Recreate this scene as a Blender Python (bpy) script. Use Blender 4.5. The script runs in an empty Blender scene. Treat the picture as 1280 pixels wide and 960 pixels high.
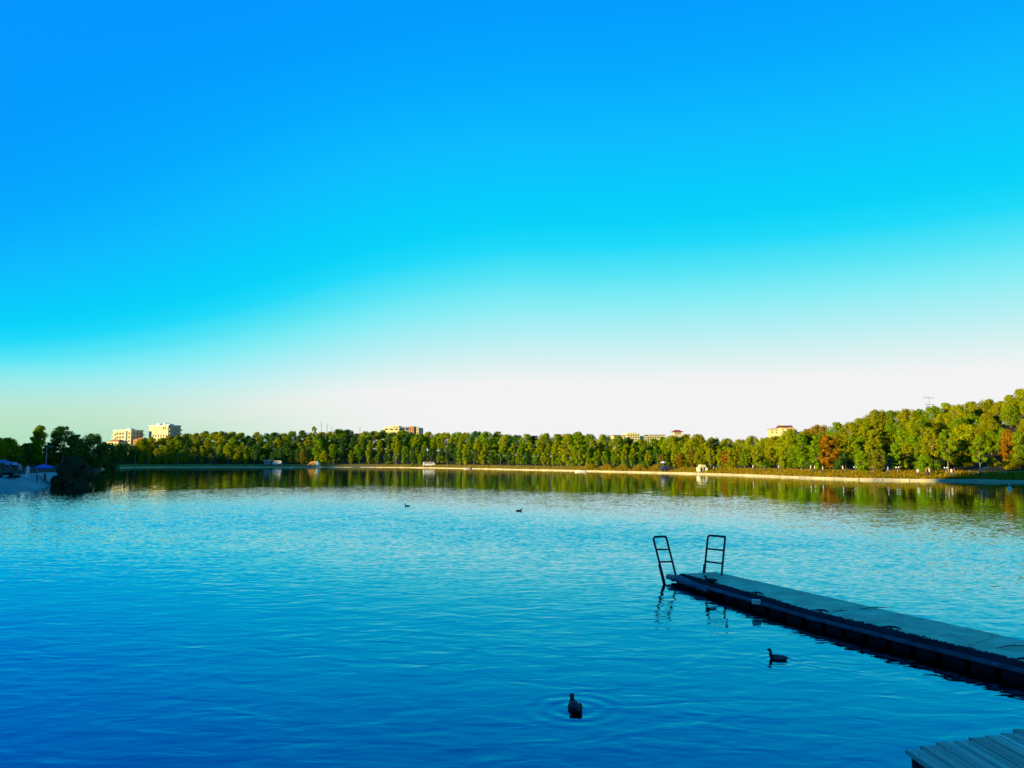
import bpy, bmesh, math, random
import numpy as np
from mathutils import Vector, Matrix

R_ = math.radians
scene = bpy.context.scene
col = scene.collection
rng = random.Random(11)

# ------------------------------------------------------------------ camera
F = 967.0            # focal length in photo pixels (1280 wide)
HZ = 576.0           # horizon row
CAMZ = 3.2
PITCH = math.atan((HZ - 480) / F)
cam_data = bpy.data.cameras.new('camera')
cam = bpy.data.objects.new('camera', cam_data)
col.objects.link(cam)
cam.location = (0, 0, CAMZ)
cam.rotation_euler = (math.pi / 2 + PITCH, 0, 0)
cam_data.sensor_width = 36
cam_data.lens = 36 * F / 1280
cam_data.clip_start = 0.1
cam_data.clip_end = 20000
scene.camera = cam
scene.render.resolution_x = 1024
scene.render.resolution_y = 768

# ------------------------------------------------------------------ world
SUN_EL = R_(5.0)
EXPO = 1.35
TO_SUN = Vector((-0.856, -0.517, 0)).normalized()

def lin(r, g, b):
    def f(c):
        c /= 255.0
        return c / 12.92 if c <= 0.04045 else ((c + 0.055) / 1.055) ** 2.4
    return (f(r), f(g), f(b), 1)

world = bpy.data.worlds.new('World')
scene.world = world
world.use_nodes = True
wt = world.node_tree
wt.nodes.clear()

class NT:
    """tiny node-building helper"""
    def __init__(s, tree): s.t = tree
    def n(s, kind, **kw):
        nd = s.t.nodes.new(kind)
        for k, v in kw.items(): setattr(nd, k, v)
        return nd
    def put(s, sock, v):
        if isinstance(v, bpy.types.NodeSocket): s.t.links.new(v, sock)
        else: sock.default_value = v
    def m(s, op, a, b=None, c=None, clamp=False):
        nd = s.n('ShaderNodeMath', operation=op, use_clamp=clamp)
        s.put(nd.inputs[0], a)
        if b is not None: s.put(nd.inputs[1], b)
        if c is not None: s.put(nd.inputs[2], c)
        return nd.outputs[0]
    def v(s, op, a, b=None, scale=None):
        nd = s.n('ShaderNodeVectorMath', operation=op)
        s.put(nd.inputs[0], a)
        if b is not None: s.put(nd.inputs[1], b)
        if scale is not None: s.put(nd.inputs['Scale'], scale)
        return nd.outputs['Value'] if op in ('DOT_PRODUCT', 'LENGTH', 'DISTANCE') else nd.outputs['Vector']
    def sep(s, v):
        nd = s.n('ShaderNodeSeparateXYZ'); s.put(nd.inputs[0], v); return nd.outputs
    def com(s, x, y, z):
        nd = s.n('ShaderNodeCombineXYZ')
        for i, q in enumerate((x, y, z)): s.put(nd.inputs[i], q)
        return nd.outputs[0]
    def step(s, x, a, b):
        nd = s.n('ShaderNodeMapRange', interpolation_type='SMOOTHSTEP')
        s.put(nd.inputs[0], x); nd.inputs[1].default_value = a; nd.inputs[2].default_value = b
        return nd.outputs[0]
    def mix(s, f, a, b, blend='MIX'):
        nd = s.n('ShaderNodeMix', data_type='RGBA', blend_type=blend)
        s.put(nd.inputs[0], f); s.put(nd.inputs[6], a); s.put(nd.inputs[7], b)
        return nd.outputs[2]
    def noise(s, vec, scale, detail=2.0, rough=0.5, dist=0.0):
        nd = s.n('ShaderNodeTexNoise'); s.put(nd.inputs['Vector'], vec)
        nd.inputs['Scale'].default_value = scale; nd.inputs['Detail'].default_value = detail
        nd.inputs['Roughness'].default_value = rough; nd.inputs['Distortion'].default_value = dist
        return nd.outputs
    def ramp(s, f, stops):
        nd = s.n('ShaderNodeValToRGB'); s.put(nd.inputs[0], f)
        el = nd.color_ramp.elements
        while len(el) < len(stops): el.new(0.5)
        for e, (p, c) in zip(el, stops): e.position = p; e.color = c
        return nd.outputs[0]

w = NT(wt)
tc = w.n('ShaderNodeTexCoord').outputs['Generated']
dx, dy, dz = w.sep(tc)
hor = w.m('SQRT', w.m('ADD', w.m('MULTIPLY', dx, dx), w.m('MULTIPLY', dy, dy)))
ax = w.m('DIVIDE', dx, w.m('MAXIMUM', hor, 0.001))
axl = w.m('MAXIMUM', w.m('MULTIPLY', ax, -1.0), 0.0)            # how far round to the left
kk = w.m('MINIMUM', w.m('ADD', w.m('ADD', w.m('MULTIPLY', axl, 0.55), w.m('MULTIPLY', w.m('MULTIPLY', axl, axl), 1.6)), 1.0), 2.2)
up_ = w.m('MAXIMUM', dz, 0.0)
kk = w.m('ADD', w.m('MULTIPLY', w.m('SUBTRACT', kk, 1.0), w.m('SUBTRACT', 1.0, w.m('MULTIPLY', w.step(dz, 0.12, 0.46), 0.68))), 1.0)
sky_stops = [(0.0, lin(244, 244, 244)), (0.10, lin(244, 244, 244)), (0.13, lin(216, 242, 242)), (0.16, lin(182, 240, 245)),
             (0.20, lin(134, 238, 246)), (0.235, lin(84, 229, 247)), (0.268, lin(30, 219, 250)), (0.295, lin(4, 212, 251)), (0.326, lin(0, 205, 252)),
             (0.39, lin(8, 189, 255)), (0.456, lin(0, 171, 255)), (0.53, lin(0, 156, 255)), (0.75, lin(0, 142, 255)), (1.0, lin(0, 116, 245))]
grad = w.ramp(w.m('ADD', w.m('MULTIPLY', up_, kk), w.m('MULTIPLY', w.step(axl, 0.12, 0.55), 0.038)), sky_stops)
lowleft = w.m('MULTIPLY', w.step(ax, -0.08, -0.52), w.step(dz, 0.115, 0.02))
grad = w.mix(w.m('MULTIPLY', lowleft, 0.92), grad, lin(172, 224, 190))
sky = w.n('ShaderNodeTexSky')
sky.sky_type = 'NISHITA'
sky.sun_disc = False
sky.sun_elevation = SUN_EL
sky.sun_rotation = math.atan2(TO_SUN.x, TO_SUN.y)
final = w.mix(0.012, w.v('SCALE', grad, scale=10.0 * 2 ** -EXPO), w.v('SCALE', sky.outputs[0], scale=0.6))
bg = w.n('ShaderNodeBackground')
wt.links.new(final, bg.inputs[0])
bg.inputs[1].default_value = 0.1
wo = w.n('ShaderNodeOutputWorld')
wt.links.new(bg.outputs[0], wo.inputs[0])

# ------------------------------------------------------------------ sun
sd = bpy.data.lights.new('sun', 'SUN')
sd.energy = 5.0
sd.angle = R_(0.5)
sd.color = (1.0, 0.80, 0.40)
sun = bpy.data.objects.new('sun', sd)
col.objects.link(sun)
to_sun3 = Vector((TO_SUN.x * math.cos(SUN_EL), TO_SUN.y * math.cos(SUN_EL), math.sin(SUN_EL)))
sun.rotation_euler = to_sun3.to_track_quat('Z', 'Y').to_euler()

vs = scene.view_settings
vs.view_transform = 'Standard'
vs.look = 'None'
vs.gamma = 1
vs.use_curve_mapping = False
vs.exposure = EXPO
scene.render.engine = 'CYCLES'

# ------------------------------------------------------------------ helpers
def ray(px, py):
    u = (px - 640) / F
    v = (480 - py) / F
    c, s = math.cos(PITCH), math.sin(PITCH)
    return Vector((u, c - v * s, s + v * c))
def on_plane(px, py, z):
    d = ray(px, py); t = (z - CAMZ) / d.z
    return Vector((d.x * t, d.y * t, z))
def at_depth(px, py, D):
    d = ray(px, py); t = D / d.y
    return Vector((d.x * t, D, CAMZ + d.z * t))
def xof(px, D):                      # world x on the horizon row's plane, good for low things
    return at_depth(px, HZ, D).x
def zof(py, D): return at_depth(640, py, D).z
def pxof(x, y): return 640 + F * x / (y * math.cos(PITCH)) * 1.0
def mperpx(D): return D / F

def tag(o, label=None, cat=None, group=None, kind=None):
    if label: o['label'] = label
    if cat: o['category'] = cat
    if group: o['group'] = group
    if kind: o['kind'] = kind
    return o
def empty(name, loc, rz=0, label=None, cat=None, group=None):
    o = bpy.data.objects.new(name, None)
    o.empty_display_size = 0.3
    col.objects.link(o)
    o.location = loc; o.rotation_euler = (0, 0, rz)
    return tag(o, label, cat, group)
def link(name, me, parent=None, loc=None):
    o = bpy.data.objects.new(name, me)
    col.objects.link(o)
    if parent: o.parent = parent
    if loc is not None: o.location = loc
    return o

class MB:
    def __init__(s): s.v = []; s.f = []; s.mi = []; s.cur = 0
    def add(s, vs, fs):
        b = len(s.v); s.v += [tuple(q) for q in vs]
        for f in fs: s.f.append(tuple(i + b for i in f)); s.mi.append(s.cur)
        return s
    def box(s, x0, x1, y0, y1, z0, z1, bev=0.0):
        if bev <= 0:
            vs = [(x, y, z) for z in (z0, z1) for y in (y0, y1) for x in (x0, x1)]
            return s.add(vs, [(0, 2, 3, 1), (4, 5, 7, 6), (0, 1, 5, 4), (2, 6, 7, 3), (0, 4, 6, 2), (1, 3, 7, 5)])
        b = bev   # chamfered top edge
        vs = [(x, y, z0) for y in (y0, y1) for x in (x0, x1)] + [(x, y, z1 - b) for y in (y0, y1) for x in (x0, x1)] + \
             [(x, y, z1) for y in (y0 + b, y1 - b) for x in (x0 + b, x1 - b)]
        return s.add(vs, [(0, 2, 3, 1), (8, 9, 11, 10), (0, 1, 5, 4), (4, 5, 9, 8), (2, 6, 7, 3), (6, 10, 11, 7), (0, 4, 6, 2), (4, 8, 10, 6), (1, 3, 7, 5), (5, 7, 11, 9)])
    def quadbox(s, p, z0, z1):   # p: four xy corners, ccw
        vs = [(q[0], q[1], z0) for q in p] + [(q[0], q[1], z1) for q in p]
        return s.add(vs, [(3, 2, 1, 0), (4, 5, 6, 7), (0, 1, 5, 4), (1, 2, 6, 5), (2, 3, 7, 6), (3, 0, 4, 7)])
    def tube(s, pts, rad, n=8, cap=True, flat=1.0):
        pts = [Vector(p) for p in pts]
        rads = rad if isinstance(rad, (list, tuple)) else [rad] * len(pts)
        rings = []
        up = Vector((0, 0, 1)); prev = None
        for i, p in enumerate(pts):
            d = (pts[min(i + 1, len(pts) - 1)] - pts[max(i - 1, 0)]).normalized()
            if prev is None:
                a = d.cross(up)
                if a.length < 1e-3: a = d.cross(Vector((1, 0, 0)))
            else:
                a = prev - d * prev.dot(d)
                if a.length < 1e-4: a = d.cross(Vector((1, 0, 0)))
            a.normalize(); b = d.cross(a); prev = a
            r = rads[i]
            rw, rh = r if isinstance(r, (tuple, list)) else (r, r * flat)
            rings.append([p + a * rw * math.cos(2 * math.pi * k / n) + b * rh * math.sin(2 * math.pi * k / n) for k in range(n)])
        vs = [q for rg in rings for q in rg]
        fs = []
        for i in range(len(pts) - 1):
            for k in range(n):
                k2 = (k + 1) % n
                fs.append((i * n + k, i * n + k2, (i + 1) * n + k2, (i + 1) * n + k))
        if cap:
            fs.append(tuple(range(n - 1, -1, -1))); fs.append(tuple((len(pts) - 1) * n + k for k in range(n)))
        return s.add(vs, fs)
    def lathe(s, prof, n=12, c=(0, 0, 0)):
        vs = [(c[0] + r * math.cos(2 * math.pi * k / n), c[1] + r * math.sin(2 * math.pi * k / n), c[2] + z) for r, z in prof for k in range(n)]
        fs = [(i * n + k, i * n + (k + 1) % n, (i + 1) * n + (k + 1) % n, (i + 1) * n + k) for i in range(len(prof) - 1) for k in range(n)]
        return s.add(vs, fs)
    def mesh(s, name, mats, smooth=False):
        me = bpy.data.meshes.new(name)
        me.from_pydata(s.v, [], s.f)
        for m_ in (mats if isinstance(mats, (list, tuple)) else [mats]): me.materials.append(m_)
        if len(set(s.mi)) > 1: me.polygons.foreach_set('material_index', s.mi)
        if smooth: me.polygons.foreach_set('use_smooth', [True] * len(me.polygons))
        me.update()
        return me
    def build(s, name, mats, parent=None, loc=None, smooth=False):
        return link(name, s.mesh(name, mats, smooth), parent, loc)

# ------------------------------------------------------------------ materials
def mat(name, c, rough=0.7, var=0.25, scale=3.0, bump=0.0, metal=0.0, c2=None, use_obj=False, spec=0.4, stretch=(1, 1, 1)):
    m_ = bpy.data.materials.new(name); m_.use_nodes = True
    t = NT(m_.node_tree); m_.node_tree.nodes.clear()
    out = t.n('ShaderNodeOutputMaterial'); p = t.n('ShaderNodeBsdfPrincipled')
    m_.node_tree.links.new(p.outputs[0], out.inputs[0])
    pos = t.n('ShaderNodeTexCoord').outputs['Object']
    if use_obj: pos = t.v('ADD', pos, t.v('SCALE', t.com(1, 2, 3), scale=t.m('MULTIPLY', t.n('ShaderNodeObjectInfo').outputs['Random'], 31.0)))
    pos = t.v('MULTIPLY', pos, stretch)
    n1 = t.noise(pos, scale, 5, 0.6)[0]
    n2 = t.noise(pos, scale * 0.22, 3, 0.5)[0]
    f = t.step(t.m('ADD', t.m('MULTIPLY', n1, 0.6), t.m('MULTIPLY', n2, 0.4)), 0.32, 0.68)
    ca = (*c, 1)
    cb = (*c2, 1) if c2 else (*[q * (1 - var * 1.6) for q in c], 1)
    colr = t.mix(f, ca, cb)
    if use_obj:
        colr = t.mix(1.0, colr, t.n('ShaderNodeObjectInfo').outputs['Color'], 'MULTIPLY')
    t.put(p.inputs['Base Color'], colr)
    p.inputs['Roughness'].default_value = rough
    p.inputs['Metallic'].default_value = metal
    p.inputs['Specular IOR Level'].default_value = spec
    if bump:
        b = t.n('ShaderNodeBump'); b.inputs['Strength'].default_value = 0.8; b.inputs['Distance'].default_value = bump
        m_.node_tree.links.new(n1, b.inputs['Height']); m_.node_tree.links.new(b.outputs[0], p.inputs['Normal'])
    return m_

def leaf_mat(name):
    m_ = bpy.data.materials.new(name); m_.use_nodes = True
    t = NT(m_.node_tree); m_.node_tree.nodes.clear()
    out = t.n('ShaderNodeOutputMaterial')
    oi = t.n('ShaderNodeObjectInfo')
    pos = t.n('ShaderNodeTexCoord').outputs['Object']
    pos = t.v('ADD', pos, t.v('SCALE', t.com(3, 5, 7), scale=t.m('MULTIPLY', oi.outputs['Random'], 17.0)))
    n1 = t.noise(pos, 0.55, 3, 0.6)[0]
    n2 = t.noise(pos, 2.6, 1, 0.5)[0]
    base = t.mix(t.step(n1, 0.36, 0.64), t.mix(1.0, oi.outputs['Color'], (0.72, 0.95, 0.75, 1), 'MULTIPLY'),
                 t.mix(1.0, oi.outputs['Color'], (1.06, 1.04, 1.0, 1), 'MULTIPLY'))
    base = t.mix(1.0, base, t.mix(t.step(n2, 0.3, 0.7), (0.75, 0.78, 0.8, 1), (1.2, 1.18, 1.1, 1)), 'MULTIPLY')
    d = t.n('ShaderNodeBsdfDiffuse'); tr = t.n('ShaderNodeBsdfTranslucent')
    t.put(d.inputs[0], base); t.put(tr.inputs[0], t.mix(1.0, base, (1.1, 1.2, 0.6, 1), 'MULTIPLY'))
    ms = t.n('ShaderNodeMixShader'); ms.inputs[0].default_value = 0.22
    m_.node_tree.links.new(d.outputs[0], ms.inputs[1]); m_.node_tree.links.new(tr.outputs[0], ms.inputs[2])
    m_.node_tree.links.new(ms.outputs[0], out.inputs[0])
    return m_

M = {}
M['leaf'] = leaf_mat('foliage')
M['bark'] = mat('bark', (0.22, 0.17, 0.10), 0.9, 0.5, 2.0)
M['grass'] = mat('bank_grass', (0.26, 0.17, 0.02), 0.95, 0.5, 0.25, c2=(0.13, 0.13, 0.012), spec=0.1)
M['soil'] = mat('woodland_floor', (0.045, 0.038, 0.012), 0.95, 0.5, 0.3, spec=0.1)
M['wallstone'] = mat('embankment_concrete', (0.42, 0.34, 0.17), 0.85, 0.2, 0.8, 0.01)
M['apron'] = mat('bank_concrete', (0.15, 0.30, 0.24), 0.85, 0.25, 0.5, 0.01)
M['deck'] = mat('pier_deck', (0.20, 0.62, 0.32), 0.85, 0.30, 2.2, 0.004, use_obj=True)
M['edge'] = mat('pier_edge', (0.035, 0.03, 0.045), 0.8, 0.5, 9.0, 0.01)
M['ledge'] = mat('pier_ledge', (0.14, 0.13, 0.14), 0.6, 0.5, 6.0, 0.006)
M['pontoon'] = mat('pontoon', (0.006, 0.006, 0.007), 0.8, 0.3, 4.0)
M['steel'] = mat('ladder_steel', (0.035, 0.012, 0.010), 0.5, 0.4, 12.0, metal=0.2)
M['wood'] = mat('weathered_wood', (0.18, 0.56, 0.36), 0.75, 0.38, 3.0, 0.004, use_obj=True, stretch=(9, 0.7, 9))
M['darkwood'] = mat('dark_wood', (0.02, 0.017, 0.014), 0.85, 0.4, 4.0, 0.004)
M['white'] = mat('white_paint', (0.55, 0.53, 0.47), 0.6, 0.1, 2.0)
M['cream'] = mat('cream_render', (0.50, 0.43, 0.20), 0.85, 0.08, 0.3)
M['render'] = mat('pale_render', (0.42, 0.36, 0.21), 0.85, 0.08, 0.3)
M['glassd'] = mat('window_glass', (0.03, 0.03, 0.035), 0.15, 0.3, 1.0, spec=0.8)
M['redroof'] = mat('red_roof', (0.36, 0.045, 0.012), 0.8, 0.2, 1.0)
M['orangew'] = mat('orange_wall', (0.42, 0.16, 0.03), 0.85, 0.15, 0.5)
M['greyw'] = mat('grey_wall', (0.16, 0.17, 0.19), 0.85, 0.15, 0.5)
M['greym'] = mat('grey_metal', (0.22, 0.23, 0.24), 0.5, 0.2, 3.0, metal=0.3)
M['duck'] = mat('duck_plumage', (0.010, 0.009, 0.008), 0.7, 0.5, 30.0)
M['duckh'] = mat('duck_wing', (0.10, 0.10, 0.085), 0.7, 0.4, 25.0)
M['duckl'] = mat('duck_pale', (0.45, 0.42, 0.35), 0.7, 0.3, 25.0)
M['bill'] = mat('duck_bill', (0.08, 0.07, 0.02), 0.5, 0.2, 10)
M['skin'] = mat('skin', (0.35, 0.20, 0.13), 0.6, 0.1, 5)
M['hair'] = mat('hair', (0.015, 0.011, 0.009), 0.7, 0.2, 10)
M['shirt'] = mat('shirt', (.65, .65, .65), 0.85, 0.1, 5, use_obj=True)
M['trousers'] = mat('trousers', (0.03, 0.035, 0.06), 0.85, 0.2, 5)
M['apron2'] = mat('grey_plastic', (0.42, 0.55, 0.40), 0.6, 0.15, 9)
M['fabric'] = mat('canopy_fabric', (1, 1, 1), 0.85, 0.1, 2, use_obj=True)
M['tyre'] = mat('rubber', (0.015, 0.015, 0.015), 0.9, 0.2, 5)
M['carpaint'] = mat('car_paint', (0.03, 0.03, 0.04), 0.3, 0.1, 1)
M['lamp'] = mat('lamp_globe', (0.8, 0.8, 0.78), 0.3, 0.05, 3)

# ------------------------------------------------------------------ terrain
C0 = Vector((0, 3))
shore_px = [(0, 81), (20, 84), (45, 90), (60, 98), (70, 106), (90, 103), (104, 106), (111, 150), (121, 262), (140, 335), (165, 372), (205, 387), (300, 387), (430, 384), (500, 372),
            (560, 335), (640, 283), (700, 256), (780, 222), (880, 188), (960, 160), (1020, 142), (1080, 131), (1140, 126), (1200, 122), (1280, 116)]
shore = [(xof(p, d), d) for p, d in shore_px]
shore = [(-6, 0.9), (-14, 1.2), (-26, 6), (-45, 28), (-58, 60)] + shore + [(86, 100), (88, 60), (58, 22), (24, 2.0), (14, 0.9), (5, 0.9), (0, 0.9)]
def ang(x, y): return math.atan2(x - C0.x, y - C0.y)      # 0 ahead, + right
sp = sorted(((ang(x, y), math.hypot(x - C0.x, y - C0.y)) for x, y in shore))
SA = np.array([a for a, r in sp]); SR = np.array([r for a, r in sp])
SAe = np.concatenate(([SA[-1] - 2 * math.pi], SA, [SA[0] + 2 * math.pi])); SRe = np.concatenate(([SR[-1]], SR, [SR[0]]))
def shoreR(a): return float(np.interp(a, SAe, SRe))

prof = [(0, 548), (20, 546), (38, 549), (60, 545), (80, 541), (100, 546), (120, 545), (140, 553), (165, 553), (180, 549), (200, 548), (230, 543), (250, 540), (265, 541), (290, 541), (310, 543),
        (325, 540), (345, 541), (360, 539), (385, 541), (400, 541), (425, 538), (450, 542), (480, 539), (520, 540), (560, 541), (600, 542), (640, 543), (660, 545), (690, 544),
        (710, 541), (725, 541), (745, 543), (760, 546), (800, 548), (840, 546), (870, 542), (890, 545), (930, 547), (958, 548), (980, 545), (1000, 536), (1020, 531), (1040, 530),
        (1060, 527), (1080, 521), (1100, 512), (1120, 510), (1140, 509), (1160, 507), (1180, 504), (1200, 503), (1220, 501), (1240, 498), (1260, 499), (1270, 493), (1280, 487), (1340, 478)]
PX = np.array([p for p, y in prof], float); PY = np.array([y for p, y in prof], float)
def profy(px): return float(np.interp(px, PX, PY))
BACK = lambda px: float(np.interp(px, [0, 170, 600, 900, 1100, 1280], [60, 75, 75, 85, 95, 95]))
def hillz(px):
    px = min(max(px, 0), 1340)
    D = shoreR(math.atan((px - 640) / F)) + BACK(px)
    return max(1.6, zof(profy(px), D) - 10.5)
hpx = np.arange(0, 1341, 20); hz_ = np.array([hillz(p) for p in hpx])
hz_ = np.convolve(np.pad(hz_, 2, mode='edge'), np.ones(5) / 5, mode='valid')
def sstep(x, a, b):
    t = min(max((x - a) / (b - a), 0), 1); return t * t * (3 - 2 * t)
NV = Vector((0.856, 0.517)); TV = Vector((0.517, -0.856))
TANE = math.tan(SUN_EL)
def hash2(x, y):
    return math.sin(x * 0.071 + 1.3 * math.sin(y * 0.053)) * 0.5 + math.sin(x * 0.19 + y * 0.23) * 0.3 + math.sin(x * 0.43 - y * 0.37) * 0.2
def ground_z(x, y):
    a = ang(x, y); r = math.hypot(x - C0.x, y - C0.y)
    off = r - shoreR(a)
    if off < 0: return max(-2.0, off * 0.6 - 0.3)
    front = y > 10
    if front:
        px = 640 + F * x / y
        wall = float(np.interp(px, [100, 125], [0.0, 0.21]))
        z = wall + 1.15 * sstep(off, 0.3, 13) + 0.006 * min(off, 200)
        hz = float(np.interp(px, hpx, hz_)) - 1.5
        fade = sstep(px, 60, 200)
        z += fade * max(hz, 0) * sstep(off, 10, BACK(min(max(px, 0), 1280)))
        z += 0.25 * hash2(x * 2, y * 2) * sstep(off, 12, 40)
    else:
        z = 1.5 + 0.004 * min(off, 300)
        if y > -10: z = 1.5 * sstep(10 - y, 0, 9) + 0.9 * (1 - sstep(10 - y, 0, 9)) * sstep(off, 0, 12)
    # the hill on the sun's side whose shadow covers the near bank and the pier
    n = NV.x * x + NV.y * y; t = TV.x * x + TV.y * y
    if n < 0:
        reach = 109 + 26 * sstep(-t, 100, 370) + 80 * sstep(t, -73, -66)
        top = (reach + 75) * TANE - 0.8
        env = sstep(t, -640, -520) * (1 - sstep(t, 200, 260))
        z += (top - 1.5) * env * math.exp(-((n + 75) / 24.0) ** 2) * (1 + 0.02 * hash2(t * 3, n))
    return z

def make_ground():
    angs = set()
    for k in range(-180, 180, 3): angs.add(R_(k))
    for p in range(-30, 1320, 7): angs.add(math.atan((p - 640) / F))
    for a in SA: angs.add(float(a))
    for p in range(60, 150, 2): angs.add(math.atan((p - 640) / F))
    # fine steps where the hill on the sun's side lies
    for k in range(-1800, -300, 8): angs.add(R_(k / 10))
    angs = sorted(angs)
    offs = [-40, -6, -2.5, -0.8, -0.02, 0.0, 0.5, 1.5, 3, 5, 8, 11, 15, 20, 26, 33, 41, 50, 60, 70, 80, 90, 100, 112, 126, 145, 170, 210, 260, 330, 430, 600, 1000, 2500, 7000]
    vs_ = [(C0.x, C0.y, -2.0)]; fs = []
    n = len(offs); m_ = len(angs)
    for a in angs:
        R0 = shoreR(a)
        for o in offs:
            r = max(R0 + o, 0.05 * (1 + (o + 40) * 0.001)) if o < 0 else R0 + o
            x, y = C0.x + r * math.sin(a), C0.y + r * math.cos(a)
            z = ground_z(x, y) if o >= 0 else max(-2.0, o * 0.6 - 0.3)
            if o == -0.02: z = -0.3
            vs_.append((x, y, z))
    for i in range(m_):
        j = (i + 1) % m_
        fs.append((0, 1 + j * n, 1 + i * n))
        for k in range(n - 1):
            fs.append((1 + i * n + k, 1 + j * n + k, 1 + j * n + k + 1, 1 + i * n + k + 1))
    mb = MB(); mb.v = vs_; mb.f = [f[::-1] for f in fs]; mb.mi = [0] * len(fs)
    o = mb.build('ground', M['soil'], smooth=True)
    tag(o, kind='structure')
make_ground()

# ------------------------------------------------------------------ water
def ripple_sources():
    return [(on_plane(718, 886, 0), 24.0, 0.07, 1.1), (on_plane(972, 826, 0), 30.0, 0.05, 0.8)]
def lake_mat():
    m_ = bpy.data.materials.new('lake_water'); m_.use_nodes = True
    t = NT(m_.node_tree); m_.node_tree.nodes.clear()
    out = t.n('ShaderNodeOutputMaterial'); p = t.n('ShaderNodeBsdfPrincipled')
    m_.node_tree.links.new(p.outputs[0], out.inputs[0])
    pos = t.n('ShaderNodeNewGeometry').outputs['Position']
    x, y, z = t.sep(pos)
    patch = t.noise(pos, 0.03, 2)[0]
    wind = t.m('ADD', t.m('ADD', y, t.m('ADD', t.m('MULTIPLY', x, 1.0), t.m('MULTIPLY', t.step(x, -12.0, -50.0), 46.0))), t.m('MULTIPLY', t.m('SUBTRACT', patch, 0.5), 26.0))
    far_calm = t.step(wind, 36.0, 88.0)                         # lee of the far wood
    near_calm = t.step(t.m('ADD', y, t.m('ADD', t.m('MULTIPLY', x, 0.35), t.m('MULTIPLY', patch, 12.0))), 42.0, 22.0)
    breeze = t.m('MULTIPLY', t.m('SUBTRACT', 1.0, far_calm), t.m('SUBTRACT', 1.0, near_calm))
    # slopes of the small ripples, straight from two noise channels
    q = t.v('MULTIPLY', pos, (0.7, 1.0, 1.0))
    f1 = t.noise(q, 7.0, 2, 0.55)[1]
    f2 = t.noise(q, 1.1, 2, 0.5)[1]
    sl = t.v('ADD', t.v('SCALE', t.v('SUBTRACT', f1, (0.5, 0.5, 0.5)), scale=t.m('ADD', t.m('MULTIPLY', t.m('POWER', breeze, 0.4), 0.27), 0.022)),
             t.v('SCALE', t.v('SUBTRACT', f2, (0.5, 0.5, 0.5)), scale=t.m('ADD', t.m('MULTIPLY', breeze, 0.05), 0.036)))
    for (c, k, amp, rad) in ripple_sources():
        dv = t.v('SUBTRACT', pos, tuple(c))
        r = t.v('LENGTH', dv)
        wv = t.m('MULTIPLY', t.m('SINE', t.m('MULTIPLY', r, k)), t.m('MULTIPLY', t.step(r, rad, 0.12), amp))
        sl = t.v('ADD', sl, t.v('SCALE', t.v('NORMALIZE', dv), scale=wv))
    # the wake of the duck beside the pier
    wc = on_plane(972, 826, 0); wd = Vector((0.93, -0.37, 0)).normalized(); wp = Vector((0.37, 0.93, 0)).normalized()
    dv = t.v('SUBTRACT', pos, tuple(wc)); al = t.v('DOT_PRODUCT', dv, tuple(wd)); pe = t.v('DOT_PRODUCT', dv, tuple(wp))
    qd = t.m('ADD', t.m('SUBTRACT', t.m('ABSOLUTE', pe), t.m('MULTIPLY', al, 0.22)), t.m('MULTIPLY', t.m('SUBTRACT', t.noise(pos, 2.2, 2)[0], 0.5), 0.5))
    gs = t.m('POWER', 2.718, t.m('MULTIPLY', t.m('MULTIPLY', qd, qd), -110.0))
    wk = t.m('MULTIPLY', t.m('MULTIPLY', t.m('SINE', t.m('MULTIPLY', qd, 34.0)), gs), t.m('MULTIPLY', t.m('MULTIPLY', t.step(al, 0.0, 0.3), t.step(al, 3.0, 0.4)), 0.05))
    sl = t.v('ADD', sl, t.v('SCALE', tuple(wp), scale=wk))
    sx, sy, sz = t.sep(sl)
    sy = t.m('ADD', sy, t.m('ADD', t.m('MULTIPLY', t.m('MULTIPLY', t.m('POWER', breeze, 3.0), t.step(x, -60.0, 8.0)), 0.06), t.m('MULTIPLY', near_calm, 0.03)))   # the fronts of the wavelets face this shore
    nrm = t.v('NORMALIZE', t.com(t.m('MULTIPLY', sx, -1.0), t.m('MULTIPLY', sy, -1.0), 1.0))
    # rounded wavelets in the foreground
    h1 = t.noise(t.v('MULTIPLY', pos, (0.75, 1.35, 1.0)), 1.5, 2, 0.45, 0.6)[0]
    h2 = t.noise(t.v('MULTIPLY', pos, (0.6, 1.2, 1.0)), 4.2, 1, 0.5, 0.4)[0]
    h3 = t.noise(t.v('MULTIPLY', pos, (0.5, 0.8, 1.0)), 0.35, 2, 0.5)[0]
    amp = t.m('MULTIPLY', near_calm, t.m('ADD', t.m('MULTIPLY', h3, 1.3), 0.1))
    hh = t.m('MULTIPLY', t.m('ADD', t.m('MULTIPLY', h1, 0.023), t.m('MULTIPLY', h2, 0.0055)), amp)
    b = t.n('ShaderNodeBump'); b.inputs['Strength'].default_value = 1.0; b.inputs['Distance'].default_value = 1.0
    t.put(b.inputs['Height'], hh); t.put(b.inputs['Normal'], nrm)
    # reflection of the surface: weak and blue looking down into it, full at grazing angles
    lw = t.n('ShaderNodeLayerWeight'); lw.inputs['Blend'].default_value = 0.5
    m_.node_tree.links.new(b.outputs[0], lw.inputs['Normal'])
    fc = lw.outputs['Facing']
    def sch(f0, e): return t.m('ADD', t.m('MULTIPLY', t.m('POWER', fc, e), 1.0 - f0), f0)
    gl = t.n('ShaderNodeBsdfGlossy'); gl.inputs['Roughness'].default_value = 0.02
    t.put(gl.inputs['Color'], t.com(sch(0.0, 8.5), sch(0.02, 3.2), sch(0.06, 2.35)))
    m_.node_tree.links.new(b.outputs[0], gl.inputs['Normal'])
    m_.node_tree.nodes.remove(p)
    m_.node_tree.links.new(gl.outputs[0], out.inputs[0])
    return m_
mb = MB()
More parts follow.
